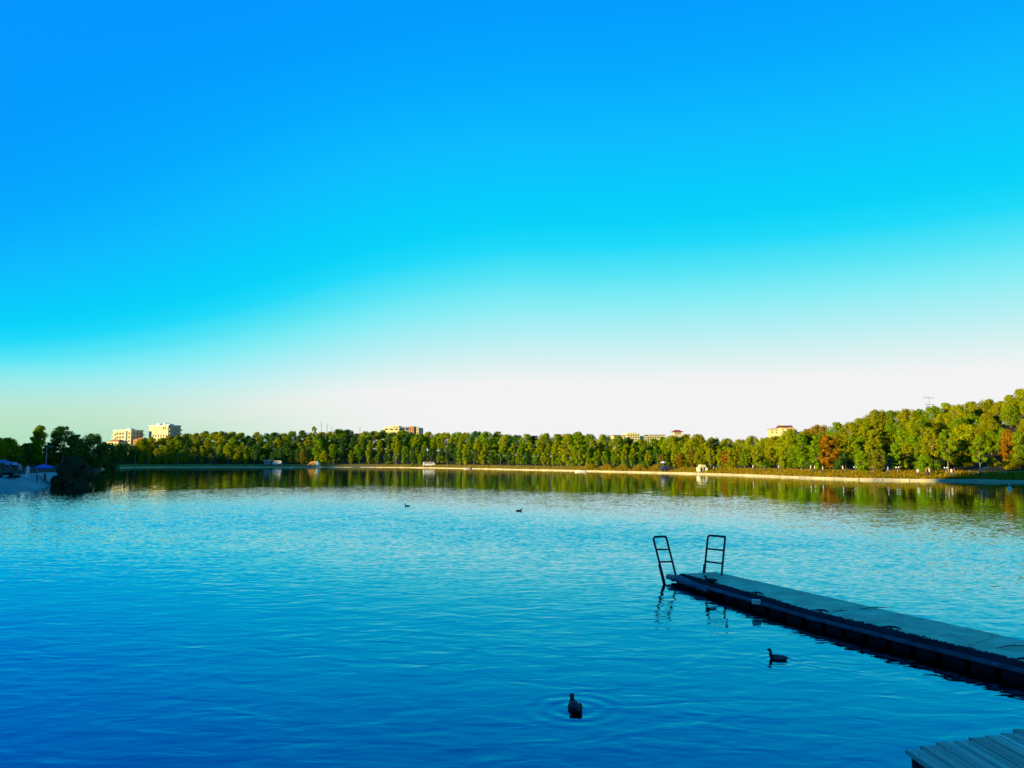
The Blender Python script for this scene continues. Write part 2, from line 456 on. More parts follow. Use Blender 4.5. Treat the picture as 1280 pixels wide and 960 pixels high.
mb.add([(-420, -30, 0), (420, -30, 0), (420, 560, 0), (-420, 560, 0)], [(0, 1, 2, 3)])
lake = mb.build('lake', lake_mat())
tag(lake, kind='structure')

# sheet following the ground along the shore between two picture columns
def shore_strip(name, p0, p1, step_, offs, lift, m_, kind='structure'):
    cols = []
    p = p0
    while p <= p1 + 0.01:
        a = math.atan((p - 640) / F); R0 = shoreR(a)
        rowv = []
        for o in offs:
            r = R0 + o
            xx, yy = C0.x + r * math.sin(a), C0.y + r * math.cos(a)
            rowv.append((xx, yy, max(ground_z(xx, yy), -0.2) + lift))
        cols.append(rowv); p += step_
    n = len(offs); mb = MB()
    vs_ = [v for c in cols for v in c]
    fs = [(i * n + k, (i + 1) * n + k, (i + 1) * n + k + 1, i * n + k + 1)[::-1] for i in range(len(cols) - 1) for k in range(n - 1)]
    mb.add(vs_, fs)
    o = mb.build(name, m_, smooth=True)
    tag(o, kind=kind); return o
shore_strip('lakeside_path', -40, 104, 4, [-0.6, 0.05, 0.5, 1.5, 3, 5, 8, 11, 15, 20, 26], 0.03, M['apron'])

shore_strip('grass_bank', 124, 1304, 4, [0.92, 1.5, 3, 5, 8, 11, 14], 0.03, M['grass'])

def embankment(p0, p1, top, label):
    """low sloping wall along the water, one slab per few metres"""
    root = None
    pts = []
    p = p0
    while p <= p1:
        a = math.atan((p - 640) / F); r = shoreR(a)
        pts.append((a, r)); p += 4
    # resample by arc length
    P = [Vector((C0.x + r * math.sin(a), C0.y + r * math.cos(a))) for a, r in pts]
    L = [0]
    for i in range(1, len(P)): L.append(L[-1] + (P[i] - P[i - 1]).length)
    N = int(L[-1] / 4.0)
    def at(s):
        i = int(np.searchsorted(L, s)); i = min(max(i, 1), len(P) - 1)
        f = (s - L[i - 1]) / (L[i] - L[i - 1]); return P[i - 1].lerp(P[i], f)
    root = empty('embankment_wall', (P[0].x, P[0].y, 0), 0, label, 'wall')
    big = MB()
    slabs = []
    for k in range(N):
        A = at(L[-1] * k / N); B = at(L[-1] * (k + 1) / N)
        d = (B - A); ln = d.length; d.normalize(); o = Vector((-d.y, d.x))
        if o.dot(A - C0) < 0: o = -o
        A = A + d * 0.015; B = B - d * 0.015
        h = top + rng.uniform(-0.03, 0.03)
        q = []
        for pt in (A, B):
            q += [(pt.x - o.x * 0.75, pt.y - o.y * 0.75, -0.35), (pt.x - o.x * 0.38, pt.y - o.y * 0.38, h), (pt.x + o.x * 0.9, pt.y + o.y * 0.9, h + 0.04), (pt.x + o.x * 0.9, pt.y + o.y * 0.9, -0.35)]
        slabs.append((A.length, q))
    slabs.sort(key=lambda e: e[0])
    fcs = [(0, 1, 5, 4), (1, 2, 6, 5), (2, 3, 7, 6), (3, 0, 4, 7), (0, 3, 2, 1), (4, 5, 6, 7)]
    for i, (dist, q) in enumerate(slabs):
        if i < 45:
            m2 = MB(); m2.add(q, fcs); m2.build('wall_slab', M['wallstone'], root, (-root.location.x, -root.location.y, 0))
        else: big.add(q, fcs)
    if big.v:
        o = big.build('far_wall_slabs', M['wallstone'], root, (-root.location.x, -root.location.y, 0)); o['kind'] = 'stuff'
embankment(124, 1296, 0.29, 'low pale concrete embankment wall along the far waterline')

# ------------------------------------------------------------------ trees
def crown_mesh(name, shape, H, W, nleaf, seed, leaf=0.42, base=0.18):
    """leaf quads gathered in clumps through the crown's volume"""
    r = np.random.RandomState(seed)
    ncl = int({'round': 84, 'oval': 74, 'column': 40, 'loose': 34, 'bush': 30}[shape])
    cl = []
    z0 = H * base
    while len(cl) < ncl:
        tt = r.uniform(0, 1)
        if shape == 'column': rad = W / 2 * (math.sin(math.pi * min(tt * 0.9 + 0.08, 1)) ** 0.5)
        elif shape == 'oval': rad = W / 2 * (math.sin(math.pi * (tt * 0.88 + 0.07)) ** 0.65)
        elif shape == 'bush': rad = W / 2 * (math.sqrt(max(0, 1 - tt ** 2)) * 0.95 + 0.05)
        else: rad = W / 2 * (math.sin(math.pi * (tt * 0.80 + 0.15)) ** 0.75)
        a = r.uniform(0, 2 * math.pi); q = rad * math.sqrt(r.uniform(0.15, 1)) * 0.92
        sz = W * r.uniform(0.08, 0.19) * (0.8 if shape == 'loose' else 1.0)
        if shape == 'column': sz = W * r.uniform(0.2, 0.32)
        cl.append((q * math.cos(a), q * math.sin(a), z0 + tt * (H - z0 - sz * 0.9), sz))
    cl = np.array(cl)
    idx = r.randint(0, ncl, nleaf)
    d = r.normal(size=(nleaf, 3)); d /= np.linalg.norm(d, axis=1)[:, None]
    rad = r.uniform(0.70, 1.10, nleaf)[:, None]
    c = cl[idx, :3] + d * cl[idx, 3:4] * rad * np.array([1.0, 1.0, 0.85])
    nrm = d + r.normal(size=(nleaf, 3)) * 0.33
    nrm /= np.linalg.norm(nrm, axis=1)[:, None]
    u = np.cross(nrm, r.normal(size=(nleaf, 3))); u /= np.linalg.norm(u, axis=1)[:, None]
    v = np.cross(nrm, u)
    s1 = (leaf * r.uniform(0.55, 1.15, nleaf) * 0.5)[:, None]; s2 = s1 * r.uniform(0.5, 0.9, nleaf)[:, None]
    V = np.stack([c + u * s1, c + v * s2, c - u * s1, c - v * s2], axis=1).reshape(-1, 3)
    me = bpy.data.meshes.new(name)
    me.vertices.add(len(V)); me.vertices.foreach_set('co', V.ravel())
    me.loops.add(nleaf * 4); me.polygons.add(nleaf)
    me.loops.foreach_set('vertex_index', np.arange(nleaf * 4))
    me.polygons.foreach_set('loop_start', np.arange(0, nleaf * 4, 4))
    me.polygons.foreach_set('loop_total', np.full(nleaf, 4))
    me.materials.append(M['leaf'])
    me.update()
    return me, cl
def trunk_mesh(name, H, W, cl, seed, thick=0.22, top=0.8):
    r = random.Random(seed); mb = MB()
    lean = (r.uniform(-.03, .03) * H, r.uniform(-.03, .03) * H)
    pts = [(lean[0] * k / 5 + r.uniform(-.06, .06) * (k > 0), lean[1] * k / 5 + r.uniform(-.06, .06) * (k > 0), H * top * k / 5 - (0.4 if k == 0 else 0)) for k in range(6)]
    mb.tube(pts, [thick * (1 - 0.15 * k) * (1.3 if k == 0 else 1) for k in range(6)], 7)
    for k in range(7):
        c = cl[r.randrange(len(cl))]
        hz = min(max(c[2] * 0.6, H * 0.15), H * top * 0.9)
        i = hz / (H * top) * 5; i0 = int(min(i, 4)); f = i - i0
        b = Vector(pts[i0]).lerp(Vector(pts[i0 + 1]), f)
        e = Vector((c[0] * 0.9, c[1] * 0.9, c[2]))
        mb.tube([b, b.lerp(e, 0.5) + Vector((0, 0, 0.03 * H)), e], [thick * 0.45, thick * 0.3, thick * 0.1], 5, cap=False)
    return mb.mesh(name, M['bark'], smooth=True)
PROTO = {}
def add_proto(key, shape, H, W, n, seed, **kw):
    th = kw.pop('thick', 0.22)
    me, cl = crown_mesh('crown', shape, H, W, n, seed, **kw)
    PROTO[key] = (me, trunk_mesh('trunk', H, W, cl, seed, th), H, W)
add_proto('round_a', 'round', 12, 9.2, 13000, 1, base=0.12)
add_proto('round_b', 'round', 12, 8.2, 12000, 2, base=0.12)
add_proto('round_c', 'round', 12, 10.4, 14000, 8, base=0.06)
add_proto('oval_a', 'oval', 12, 6.6, 11000, 3, base=0.08)
add_proto('oval_b', 'oval', 12, 5.6, 9000, 4, base=0.10)
add_proto('column_a', 'column', 12, 2.7, 4500, 5, base=0.08, leaf=0.36)
add_proto('column_b', 'column', 12, 3.4, 5000, 6, base=0.14, leaf=0.36)
add_proto('spire', 'column', 12, 3.4, 10000, 16, base=0.05, leaf=0.4)
add_proto('loose_a', 'loose', 12, 6.6, 4500, 7, base=0.30)
add_proto('bush_b', 'bush', 3.4, 5.2, 20000, 19, base=0.0, leaf=0.27, thick=0.07)
add_proto('bush_a', 'bush', 3.4, 5.6, 6000, 9, base=0.0, leaf=0.22, thick=0.06)
tree_count = 0
def plant(kind, x, y, h, colr, label, group, name='tree', wscale=1.0, cat='tree'):
    global tree_count
    me, tm, H, W = PROTO[kind]
    z = ground_z(x, y)
    t = empty(name, (x, y, z - 0.05), rng.uniform(0, 6.28), label, cat, group)
    s = h / H
    cr = link('crown', me, t); cr.scale = (s * wscale, s * wscale, s); cr.color = (*colr, 1)
    tr = link('trunk', tm, t); tr.scale = (s * wscale, s * wscale, s)
    tree_count += 1
    return t

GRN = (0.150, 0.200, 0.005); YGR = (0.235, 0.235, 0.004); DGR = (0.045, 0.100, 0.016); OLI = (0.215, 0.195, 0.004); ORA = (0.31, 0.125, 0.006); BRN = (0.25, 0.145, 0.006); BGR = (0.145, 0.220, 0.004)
def jitter(c): 
    k = rng.uniform(0.92, 1.1); return (c[0] * k * rng.uniform(0.92, 1.08), c[1] * k, c[2] * k)
NAMES = {GRN: 'green', YGR: 'yellow-green', DGR: 'dark green', OLI: 'olive', ORA: 'orange', BRN: 'brownish', BGR: 'bright green'}
def palette(px, row):
    if px < 310: ch = [(YGR, 4), (GRN, 3), (OLI, 2), (DGR, 1)]
    elif px < 450: ch = [(GRN, 3), (DGR, 5), (YGR, 2)]
    elif px < 660: ch = [(GRN, 4), (YGR, 3), (DGR, 3), (BGR, 2)]
    elif px < 840: ch = [(YGR, 4), (GRN, 4), (DGR, 2), (BGR, 1)]
    elif px < 1000: ch = [(YGR, 5), (GRN, 2), (OLI, 3)]
    else: ch = [(OLI, 4), (YGR, 3), (GRN, 3), (BRN, 1), (BGR, 1)]
    tot = sum(k for _, k in ch); q = rng.uniform(0, tot)
    for c, k in ch:
        q -= k
        if q <= 0: return jitter(c), NAMES[c]
    return jitter(GRN), NAMES[GRN]
SECT = [(168, 325, 'below the tall flats'), (325, 402, 'beside the orange tent'), (402, 525, 'left of the white caravan'), (525, 660, 'right of the white caravan'),
        (660, 835, 'behind the yellow grass'), (835, 1000, 'around the cream hut'), (1000, 1130, 'at the right-hand hill\'s foot'), (1130, 1330, 'at the picture\'s right edge')]
def sector(px):
    for a, b, n in SECT:
        if a <= px < b: return n
    return SECT[-1][2]
# orange and other singular trees: (px, base offset from shore, top y, kind, colour, label)
SPECIAL = [
    (1040, 12, 543, 'oval_a', ORA, 'tall orange autumn tree near the foot of the right-hand hill', 1.15),
    (909, 16, 563, 'oval_b', ORA, 'small bright orange tree just right of the cream hut', 1.0),
    (853, 12, 565, 'round_b', (0.22, 0.10, 0.008), 'rust-orange tree left of the cream hut on the shore', 0.8),
    (868, 16, 561, 'oval_a', (0.19, 0.115, 0.008), 'amber tree right behind the cream hut', 1.0),
    (830, 14, 566, 'round_a', (0.165, 0.12, 0.01), 'yellowing round tree above the dark parked car', 0.8),
    (1007, 9, 541, 'column_b', BGR, 'tall green columnar poplar left of the orange autumn tree, the wider of two', 1.15),
    (1026, 9, 543, 'column_a', BGR, 'tall green columnar poplar touching the orange autumn tree, the slimmer of two', 1.2),
    (1273, 26, 535, 'round_b', ORA, 'orange-brown tree halfway up the slope at the right edge', 0.75),
    (397, 12, 548, 'column_b', BGR, 'pale green pointed poplar rising above the orange tent', 1.3),
    (404, 8, 562, 'round_a', YGR, 'bright yellow-green willow beside the orange tent', 0.8),
    (378, 10, 561, 'oval_a', (0.17, 0.115, 0.01), 'yellow-brown tree left of the orange tent', 0.9),
    (574, 9, 556, 'column_a', BGR, 'slender green poplar right of the white caravan, left one of a pair', 1.1),
    (581, 9, 555, 'column_a', YGR, 'slender green poplar right of the white caravan, right one of a pair', 1.1),
    (525, 8, 566, 'oval_b', BGR, 'small oval bright green tree behind the left end of the white caravan', 1.0),
    (710, 16, 541, 'column_b', YGR, 'tallest poplar of the middle wood, left one with a pointed top', 1.5),
    (725, 16, 541, 'oval_b', GRN, 'tall dense poplar right of the tallest pointed one in the middle wood', 1.1),
    (391, 60, 532, 'loose_a', GRN, 'lone tree standing up above the wood left of the thin masts', 0.55),
    (1165, 8, 566, 'round_b', BGR, 'bright green low tree by the orange grass on the right bank', 1.1),
    (1085, 8, 562, 'oval_a', BGR, 'bright green oval tree at the water on the right bank', 1.2),
    (1107, 8, 560, 'oval_a', (0.15, 0.14, 0.008), 'yellow-green slim-trunked tree over the right bank', 1.1),
    (1195, 11, 535, 'loose_a', GRN, 'tree with a long bare pale trunk where the bank falls into shade', 0.9),
    (1176, 11, 533, 'loose_a', OLI, 'olive tree with a tall bare trunk left of the shaded bank', 0.9),
    (961, 62, 545, 'round_c', YGR, 'yellow-green tree in front of the left end of the red-roofed hill house', 1.0),
    (974, 60, 543, 'round_a', OLI, 'olive tree in front of the middle of the red-roofed hill house', 1.0),
    (988, 60, 539, 'round_c', YGR, 'tree hiding the right end of the red-roofed hill house', 1.0),
    (1247, 50, 522, 'round_c', OLI, 'broad olive tree high on the slope near the right edge', 1.0),
    (1236, 10, 545, 'loose_a', BGR, 'light green thin-trunked tree over the shaded bank', 0.9),
]
for (px, off, ty, kind, c, lab, ws) in SPECIAL:
    a = math.atan((px - 640) / F); r = shoreR(a) + off
    x, y = C0.x + r * math.sin(a), C0.y + r * math.cos(a)
    h = at_depth(px, ty, y).z - ground_z(x, y)
    plant(kind, x, y, h, jitter(c), lab, None, wscale=ws)
sp_px = [(s[0], s[1]) for s in SPECIAL]
# rows of the far wood: (share of the back offset, target top as share from crest to shoreline, kinds)
ROWS = [(1.0, 0.0, ['round_a', 'round_b', 'round_c', 'round_c'], 'on the wood\'s crest', 0.58),
        (0.70, 0.16, ['round_a', 'round_b', 'round_c', 'oval_a', 'oval_b'], 'in the wood\'s upper rows', 0.86),
        (0.42, 0.33, ['round_a', 'round_b', 'oval_a', 'oval_b', 'round_c'], 'in the wood\'s middle rows', 0.92),
        (0.17, 0.52, ['oval_a', 'oval_b', 'column_b', 'round_b', 'column_a', 'loose_a'], 'in the wood\'s front row', 0.9)]
for ri, (share, tshare, kinds, rowname, dens) in enumerate(ROWS):
    px = 172 + rng.uniform(0, 8)
    while px < 1312:
        a = math.atan((px - 640) / F)
        off = BACK(px) * share * rng.uniform(0.88, 1.12) + 2
        r = shoreR(a) + off
        x, y = C0.x + r * math.sin(a), C0.y + r * math.cos(a)
        ysh = float(np.interp(px, [0, 500, 640, 880, 1080, 1280], [584, 585, 587, 592, 599, 602]))
        kind = rng.choice(kinds)
        if 450 < px < 840 and ri >= 1: kind = rng.choice(['oval_a', 'oval_b', 'oval_b', 'column_b'] if ri < 3 else ['column_b', 'oval_b', 'column_a', 'oval_b', 'loose_a'])
        ty = profy(px) + (ysh - profy(px)) * tshare + ((rng.uniform(-4.5, 0.8) if px < 1000 else rng.uniform(-2, 2.5)) if ri == 0 else rng.uniform(-4, 5) * (1.6 if px > 1000 else 1.0))
        if 'column' in kind and ri == 3: ty -= 6
        gz = ground_z(x, y)
        h = min(max(at_depth(px, ty, y).z - gz, 5.0), 15.5)
        if ri == 0: h = max(at_depth(px, ty, y).z - gz, 5.0)
        _, _, H, W = PROTO[kind]
        wpx = W * h / H / mperpx(y)
        busy = ri == 3 and any(abs(px - q) < wpx * 0.45 for q, o in sp_px)
        # fewer front trees where the photo shows deep shade behind a clearing
        if not busy:
            pc, pn = palette(px, ri)
            what = pn + (' slender poplar' if 'column' in kind else ' slim oval tree' if 'oval' in kind else ' airy tree' if 'loose' in kind else ' round tree')
            plant(kind, x, y, h, pc, '%s %s, %s' % (what, rowname, sector(px)), '%ss %s %s' % (what, rowname, sector(px)), wscale=rng.uniform(0.9, 1.15))
        px += max(wpx * dens * rng.uniform(0.8, 1.12), 11 if px < 900 else 16)
# shrubs along the foot of the wood
px = 175
while px < 1300:
    a = math.atan((px - 640) / F); off = rng.uniform(17, 26); r = shoreR(a) + off
    x, y = C0.x + r * math.sin(a), C0.y + r * math.cos(a)
    h = rng.uniform(1.6, 3.4)
    plant('bush_a', x, y, h, jitter(rng.choice([DGR, GRN, OLI])), 'low shrub under the wood\'s edge, %s' % sector(px), 'shrubs under the wood %s' % sector(px), 'shrub', 1.1, 'shrub')
    px += rng.uniform(0.8, 1.5) * 6.5 * h / 3.4 / mperpx(y)

# dark trees on the left bank
LEFT = [(-8, 170, 543, 'round_c', 'dark tree cut by the left edge of the picture', 1.0), (12, 175, 545, 'round_a', 'dark rounded tree second from the left edge', 1.0), (30, 190, 553, 'round_b', 'low dark tree left of the pointed dark tree', 1.0),
        (47, 200, 529, 'spire', 'tall pointed dark tree, the spire of the left bank', 1.1), (36, 215, 552, 'round_a', 'dark tree in shade behind the people on the bank', 1.1), (62, 195, 552, 'oval_a', 'dark narrow tree between the pointed tree and the big one', 1.0),
        (77, 190, 531, 'round_b', 'big dark tree with sunlit top right of the pointed tree', 1.0), (92, 205, 542, 'oval_a', 'dark tree tucked against the big one with sunlit top', 1.2), (116, 225, 540, 'round_c', 'broad dark tree left of the shorter white flats', 1.0),
        (104, 265, 555, 'round_a', 'dark low tree in the gap beside the broad dark tree', 1.1), (132, 300, 551, 'round_c', 'dark shaded tree under the left side of the shorter flats', 1.0), (146, 360, 553, 'round_a', 'dark shaded tree right below the shorter flats', 1.2),
        (158, 385, 553, 'round_c', 'dark shaded tree below the right side of the shorter flats', 1.0), (168, 392, 556, 'round_b', 'dark low tree left of the bright tree below the flats', 1.1), (177, 405, 547, 'round_a', 'bright yellow-green tree between the two blocks of flats', 0.9),
        (22, 235, 556, 'round_c', 'dark tree behind the crowd, low in the left bank shade', 1.0), (2, 230, 553, 'round_c', 'dark tree low behind the blue parasols', 1.0), (55, 245, 558, 'round_c', 'low dark tree behind the thin lamp pole', 1.0), (84, 250, 558, 'round_a', 'dark low tree behind the lakeside bush', 1.2)]
for (px, D, ty, kind, lab, ws) in LEFT:
    x = xof(px, D)
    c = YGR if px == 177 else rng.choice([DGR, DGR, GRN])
    h = at_depth(px, ty, D).z - ground_z(x, D)
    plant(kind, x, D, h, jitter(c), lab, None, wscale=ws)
px = -10
while px < 172:
    D = 165 + max(0, px) * 1.25 + (30 if px > 110 else 0) + rng.uniform(-6, 6)
    if px > 118: D = shoreR(math.atan((px - 640) / F)) + 14
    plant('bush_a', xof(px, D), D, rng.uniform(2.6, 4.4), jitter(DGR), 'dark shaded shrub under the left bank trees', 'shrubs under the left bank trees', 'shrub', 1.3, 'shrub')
    px += rng.uniform(12, 20)
# the lakeside bush
bx = on_plane(89, 606.5, 0)
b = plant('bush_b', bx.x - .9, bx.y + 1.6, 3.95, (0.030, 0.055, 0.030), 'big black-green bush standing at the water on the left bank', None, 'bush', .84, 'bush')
b2 = [(-2.0, 0.4, 2.2), (2.1, 0.7, 1.9)]
# bush on the sand strip
a = math.atan((515 - 640) / F); r = shoreR(a) + 1.0
plant('bush_a', C0.x + r * math.sin(a), C0.y + r * math.cos(a), 1.9, GRN, 'round green bush overhanging the sunlit embankment left of the white caravan', None, 'bush', 1.1, 'bush')

# wood on the hill behind the viewer's left shoulder, out of the picture: it only throws its shade
def ridge_wood():
    r = np.random.RandomState(5)
    n = 26000
    t = r.uniform(-560, 210, n); nn = -75 + r.normal(size=n) * 7
    reach = np.array([109 + 26 * sstep(-q, 100, 370) + 80 * sstep(q, -73, -66) for q in t])
    zt = (reach + 75) * TANE
    z = zt - 2.6 + 2.2 * r.uniform(0, 1, n) + 0.5 * np.sin(t * 0.7) + 0.35 * np.sin(t * 0.31 + 1)
    c = np.stack([NV.x * nn + TV.x * t, NV.y * nn + TV.y * t, z], axis=1)
    d = r.normal(size=(n, 3)); d /= np.linalg.norm(d, axis=1)[:, None]
    u = np.cross(d, r.normal(size=(n, 3))); u /= np.linalg.norm(u, axis=1)[:, None]; v = np.cross(d, u)
    V = np.stack([c + u * .5, c + v * .4, c - u * .5, c - v * .4], axis=1).reshape(-1, 3)
    me = bpy.data.meshes.new('wood'); me.from_pydata(V.tolist(), [], [(4 * i, 4 * i + 1, 4 * i + 2, 4 * i + 3) for i in range(n)])
    me.materials.append(M['leaf'])
    o = link('woodland', me); o.color = (*GRN, 1)
    tag(o, 'dense green wood along the hill on the sunset side', 'woodland', kind='stuff')
ridge_wood()

# strip of tall yellow grass on the shore
def reeds():
    r = np.random.RandomState(3); V = []; Fc = []
    for i in range(9000):
        px = r.uniform(730, 832); a = math.atan((px - 640) / F); R0 = shoreR(a) + r.uniform(1.2, 7)
        x, y = C0.x + R0 * math.sin(a), C0.y + R0 * math.cos(a); z = ground_z(x, y)
        h = r.uniform(0.9, 1.9) * (0.7 + 0.3 * math.sin(px * 0.3)) ; dx, dy = r.uniform(-.25, .25, 2); q = r.uniform(0, 6.28); w_ = 0.10
        b0 = len(V)
        V += [(x - w_ * math.cos(q), y - w_ * math.sin(q), z - 0.05), (x + w_ * math.cos(q), y + w_ * math.sin(q), z - 0.05), (x + dx, y + dy, z + h)]
        Fc.append((b0, b0 + 1, b0 + 2))
    me = bpy.data.meshes.new('grass'); me.from_pydata(V, [], Fc); me.materials.append(M['leaf'])
    o = link('tall_grass', me); o.color = (0.21, 0.135, 0.008, 1)
    tag(o, 'strip of tall yellow-orange grass along the middle of the far shore', 'grass', kind='stuff')
reeds()
def bank_blades():
    r = np.random.RandomState(4); V = []; Fc = []
    for i in range(26000):
        px = r.uniform(470, 1300) if r.uniform() < .35 else r.uniform(840, 1215)
        a = math.atan((px - 640) / F); R0 = shoreR(a) + 1.0 + 9 * r.uniform() ** 1.3
        x, y = C0.x + R0 * math.sin(a), C0.y + R0 * math.cos(a); z = ground_z(x, y) + .03
        h = r.uniform(0.18, 0.55); dx, dy = r.uniform(-.2, .2, 2); q = r.uniform(0, 6.28); w_ = 0.13
        b0 = len(V)
        V += [(x - w_ * math.cos(q), y - w_ * math.sin(q), z - 0.05), (x + w_ * math.cos(q), y + w_ * math.sin(q), z - 0.05), (x + dx, y + dy, z + h)]
        Fc.append((b0, b0 + 1, b0 + 2))
    me = bpy.data.meshes.new('blades'); me.from_pydata(V, [], Fc); me.materials.append(M['leaf'])
    o = link('bank_grass', me); o.color = (0.24, 0.15, 0.008, 1)
    tag(o, 'short dry golden grass on the bank above the embankment wall', 'grass', kind='stuff')
bank_blades()

# ------------------------------------------------------------------ buildings
def block(root, name, x0, x1, y0, y1, z0, z1, m_): 
    mb = MB(); mb.box(x0, x1, y0, y1, z0, z1); return mb.build(name, m_, root)
def window_rows(root, side, u0, u1, nu, z0, z1, nz, pos, wf=0.55, hf=0.5, recess=0.12, sill=True, skip=()):
    """windows on face 'x-','x+','y-' of a block: each a dark pane with a frame sill"""
    du = (u1 - u0) / nu; dz_ = (z1 - z0) / nz
    me = None
    for i in range(nu):
        for k in range(nz):
            if (i, k) in skip: continue
            cu = u0 + (i + .5) * du; cz = z0 + (k + .5) * dz_
            if me is None:
                mb = MB(); ww, hh = du * wf / 2, dz_ * hf / 2
                if side == 'y-': mb.box(-ww, ww, -0.06, 0.2, -hh, hh)
                else: mb.box(-0.2 if side == 'x+' else -0.06, 0.06 if side == 'x+' else 0.2, -ww, ww, -hh, hh)
                me = mb.mesh('window', M['glassd'])
            link('window', me, root, (cu, pos, cz) if side == 'y-' else (pos, cu, cz))
def slabs(root, x0, x1, y0, y1, zs, t=0.3, name='balcony', m_=None):
    for z in zs:
        mb = MB(); mb.box(x0, x1, y0, y1, z, z + t); mb.build(name, m_ or M['render'], root)

# flats: the corner nearest the viewer at local origin, lit front along -x, shaded side along +y
def flats(px, ytop, D, L, W, storeys, nfront, nside, label, phi=-25, base=5.0):
    c = at_depth(px, ytop, D)
    root = empty('apartment_block', (c.x, D, base), R_(phi), label, 'building')
    zt = c.z - base
    block(root, 'wall', -L, 0, 0, W, 0, zt, M['render'])
    dz_ = 3.0; z0 = zt - dz_ * storeys - 0.6
    mb = MB(); mb.box(-L - .3, .3, -.3, W + .3, zt + .02, zt + .6); mb.build('parapet', M['white'], root)
    return root, zt, z0
root, zt, z0 = flats(210.5, 532, 600, 21, 12, 8, 6, 4, 'taller white block of flats with sunlit left front and blue shaded side')
window_rows(root, 'y-', -17.5, -0.6, 6, z0, zt - 6.2, 6, 0, 0.42, 0.62)
window_rows(root, 'y-', -20.6, -18.4, 1, z0, zt - 9, 5, 0, 0.9, 0.6)
window_rows(root, 'y-', -6.0, -2.0, 2, zt - 3.4, zt - .4, 1, 0, 0.6, 0.5)
window_rows(root, 'x+', 0.8, 11.2, 3, z0, zt - 0.6, 8, 0, 0.45, 0.5)
for k in range(8):
    mb = MB(); mb.box(0.02, 1.3, 7.2, 12.4, z0 + 3 * k, z0 + 3 * k + 1.1); mb.build('balcony', M['render'], root)
    mb = MB(); mb.box(0.02, 1.1, 0.6, 3.2, z0 + 3 * k, z0 + 3 * k + 1.1); mb.build('balcony', M['render'], root)
for k in range(5):
    mb = MB(); mb.box(-20.9, -18.2, -0.9, -0.02, z0 + 3.4 * k, z0 + 3.4 * k + 1.0); mb.build('balcony', M['render'], root)
for (x0, x1, y0, y1, h) in ((-16.5, -13.5, 3, 7, 1.9), (-9.5, -7, 3, 8, 2.2), (-4, -1.2, 2, 6, 1.5)):
    block(root, 'roof_housing', x0, x1, y0, y1, zt + .02, zt + h, M['white'])
root, zt, z0 = flats(164, 538, 600, 20, 11, 7, 4, 3, 'shorter white block of flats with dark recess beside its corner')
window_rows(root, 'y-', -17.0, -7.2, 3, z0, zt - 0.8, 7, 0, 0.6, 0.5)
window_rows(root, 'y-', -5.6, -4.0, 1, z0, zt, 1, 0, 1.0, 0.97)
window_rows(root, 'y-', -3.4, -0.4, 1, z0, zt - 0.8, 7, 0, 0.6, 0.45)
window_rows(root, 'x+', 1.0, 10.4, 3, z0, zt - 0.8, 7, 0, 0.5, 0.5)
for k in range(7):
    mb = MB(); mb.box(0.02, 1.1, 7.2, 11.4, z0 + 3 * k, z0 + 3 * k + 1.1); mb.build('balcony', M['render'], root)
    mb = MB(); mb.box(-20.9, -17.3, -0.8, -0.02, z0 + 3 * k, z0 + 3 * k + 1.0); mb.build('balcony', M['render'], root)
block(root, 'roof_housing', -9, -5, 3, 7, zt + .02, zt + 1.7, M['white'])
# low pale building between the flats and one left of them
for (px, yt, L, W, m_, lab, nm) in ((178, 547, 9, 8, 'orangew', 'small orange-walled house between the two blocks of flats', 'house'), (148, 549.5, 12, 8, 'cream', 'low pale house left of the shorter flats', 'house')):
    c = at_depth(px, yt, 560)
    root = empty(nm, (c.x, 560, 4), R_(-25), lab, 'house'); zt = c.z - 4
    block(root, 'wall', -L, 0, 0, W, 0, zt - 1.4, M[m_])
    mb = MB(); mb.add([(-L - .4, -.4, zt - 1.39), (.4, -.4, zt - 1.39), (.4, W + .4, zt - 1.39), (-L - .4, W + .4, zt - 1.39), (-L * .75, W / 2, zt + .3), (-L * .25, W / 2, zt + .3)],
                      [(3, 2, 1, 0), (0, 1, 5, 4), (1, 2, 5), (2, 3, 4, 5), (3, 0, 4)]); mb.build('roof', M['orangew'], root)
    window_rows(root, 'y-', -L + .5, -.5, 3, zt - 4.4, zt - 1.6, 1, 0, 0.4, 0.5)

# long building above the middle wood
D = 500; c = at_depth(479, 536, D); mp = D / F
root = empty('office_building', (c.x, D, 6), R_(-8), 'long pale building with dark middle and orange right wing above the wood', 'building')
def hz2(y): return zof(y, D) - 6
def X2(px): return (px - 479) * mp * 1.03
block(root, 'left_wing', 0, X2(499), 0, 12, 0, hz2(535.2), M['cream'])
block(root, 'roof_storey', X2(483), X2(497), 3, 10, hz2(535.2) + .02, hz2(532), M['cream'])
block(root, 'middle_wing', X2(499) + .02, X2(511.5), 1.5, 12, 0, hz2(533.5), M['greyw'])
block(root, 'right_wing', X2(511.5) + .02, X2(517.5), -0.6, 12, 0, hz2(533.2), M['orangew'])
block(root, 'end_wing', X2(517.5) + .02, X2(523), 0.5, 12, 0, hz2(534.5), M['render'])
window_rows(root, 'y-', 0.6, X2(498.5), 3, hz2(538), hz2(535.4), 1, 0, 0.65, 0.6)
window_rows(root, 'y-', X2(489), X2(497), 2, hz2(535), hz2(532.6), 1, 3, 0.7, 0.5)
window_rows(root, 'y-', X2(500), X2(511), 2, hz2(543), hz2(534), 2, 1.5, 0.7, 0.6)
window_rows(root, 'y-', X2(512), X2(517), 2, hz2(542), hz2(534), 3, -0.6, 0.4, 0.45)
window_rows(root, 'y-', X2(518.3), X2(522.6), 2, hz2(543), hz2(535.4), 2, 0.5, 0.5, 0.5)
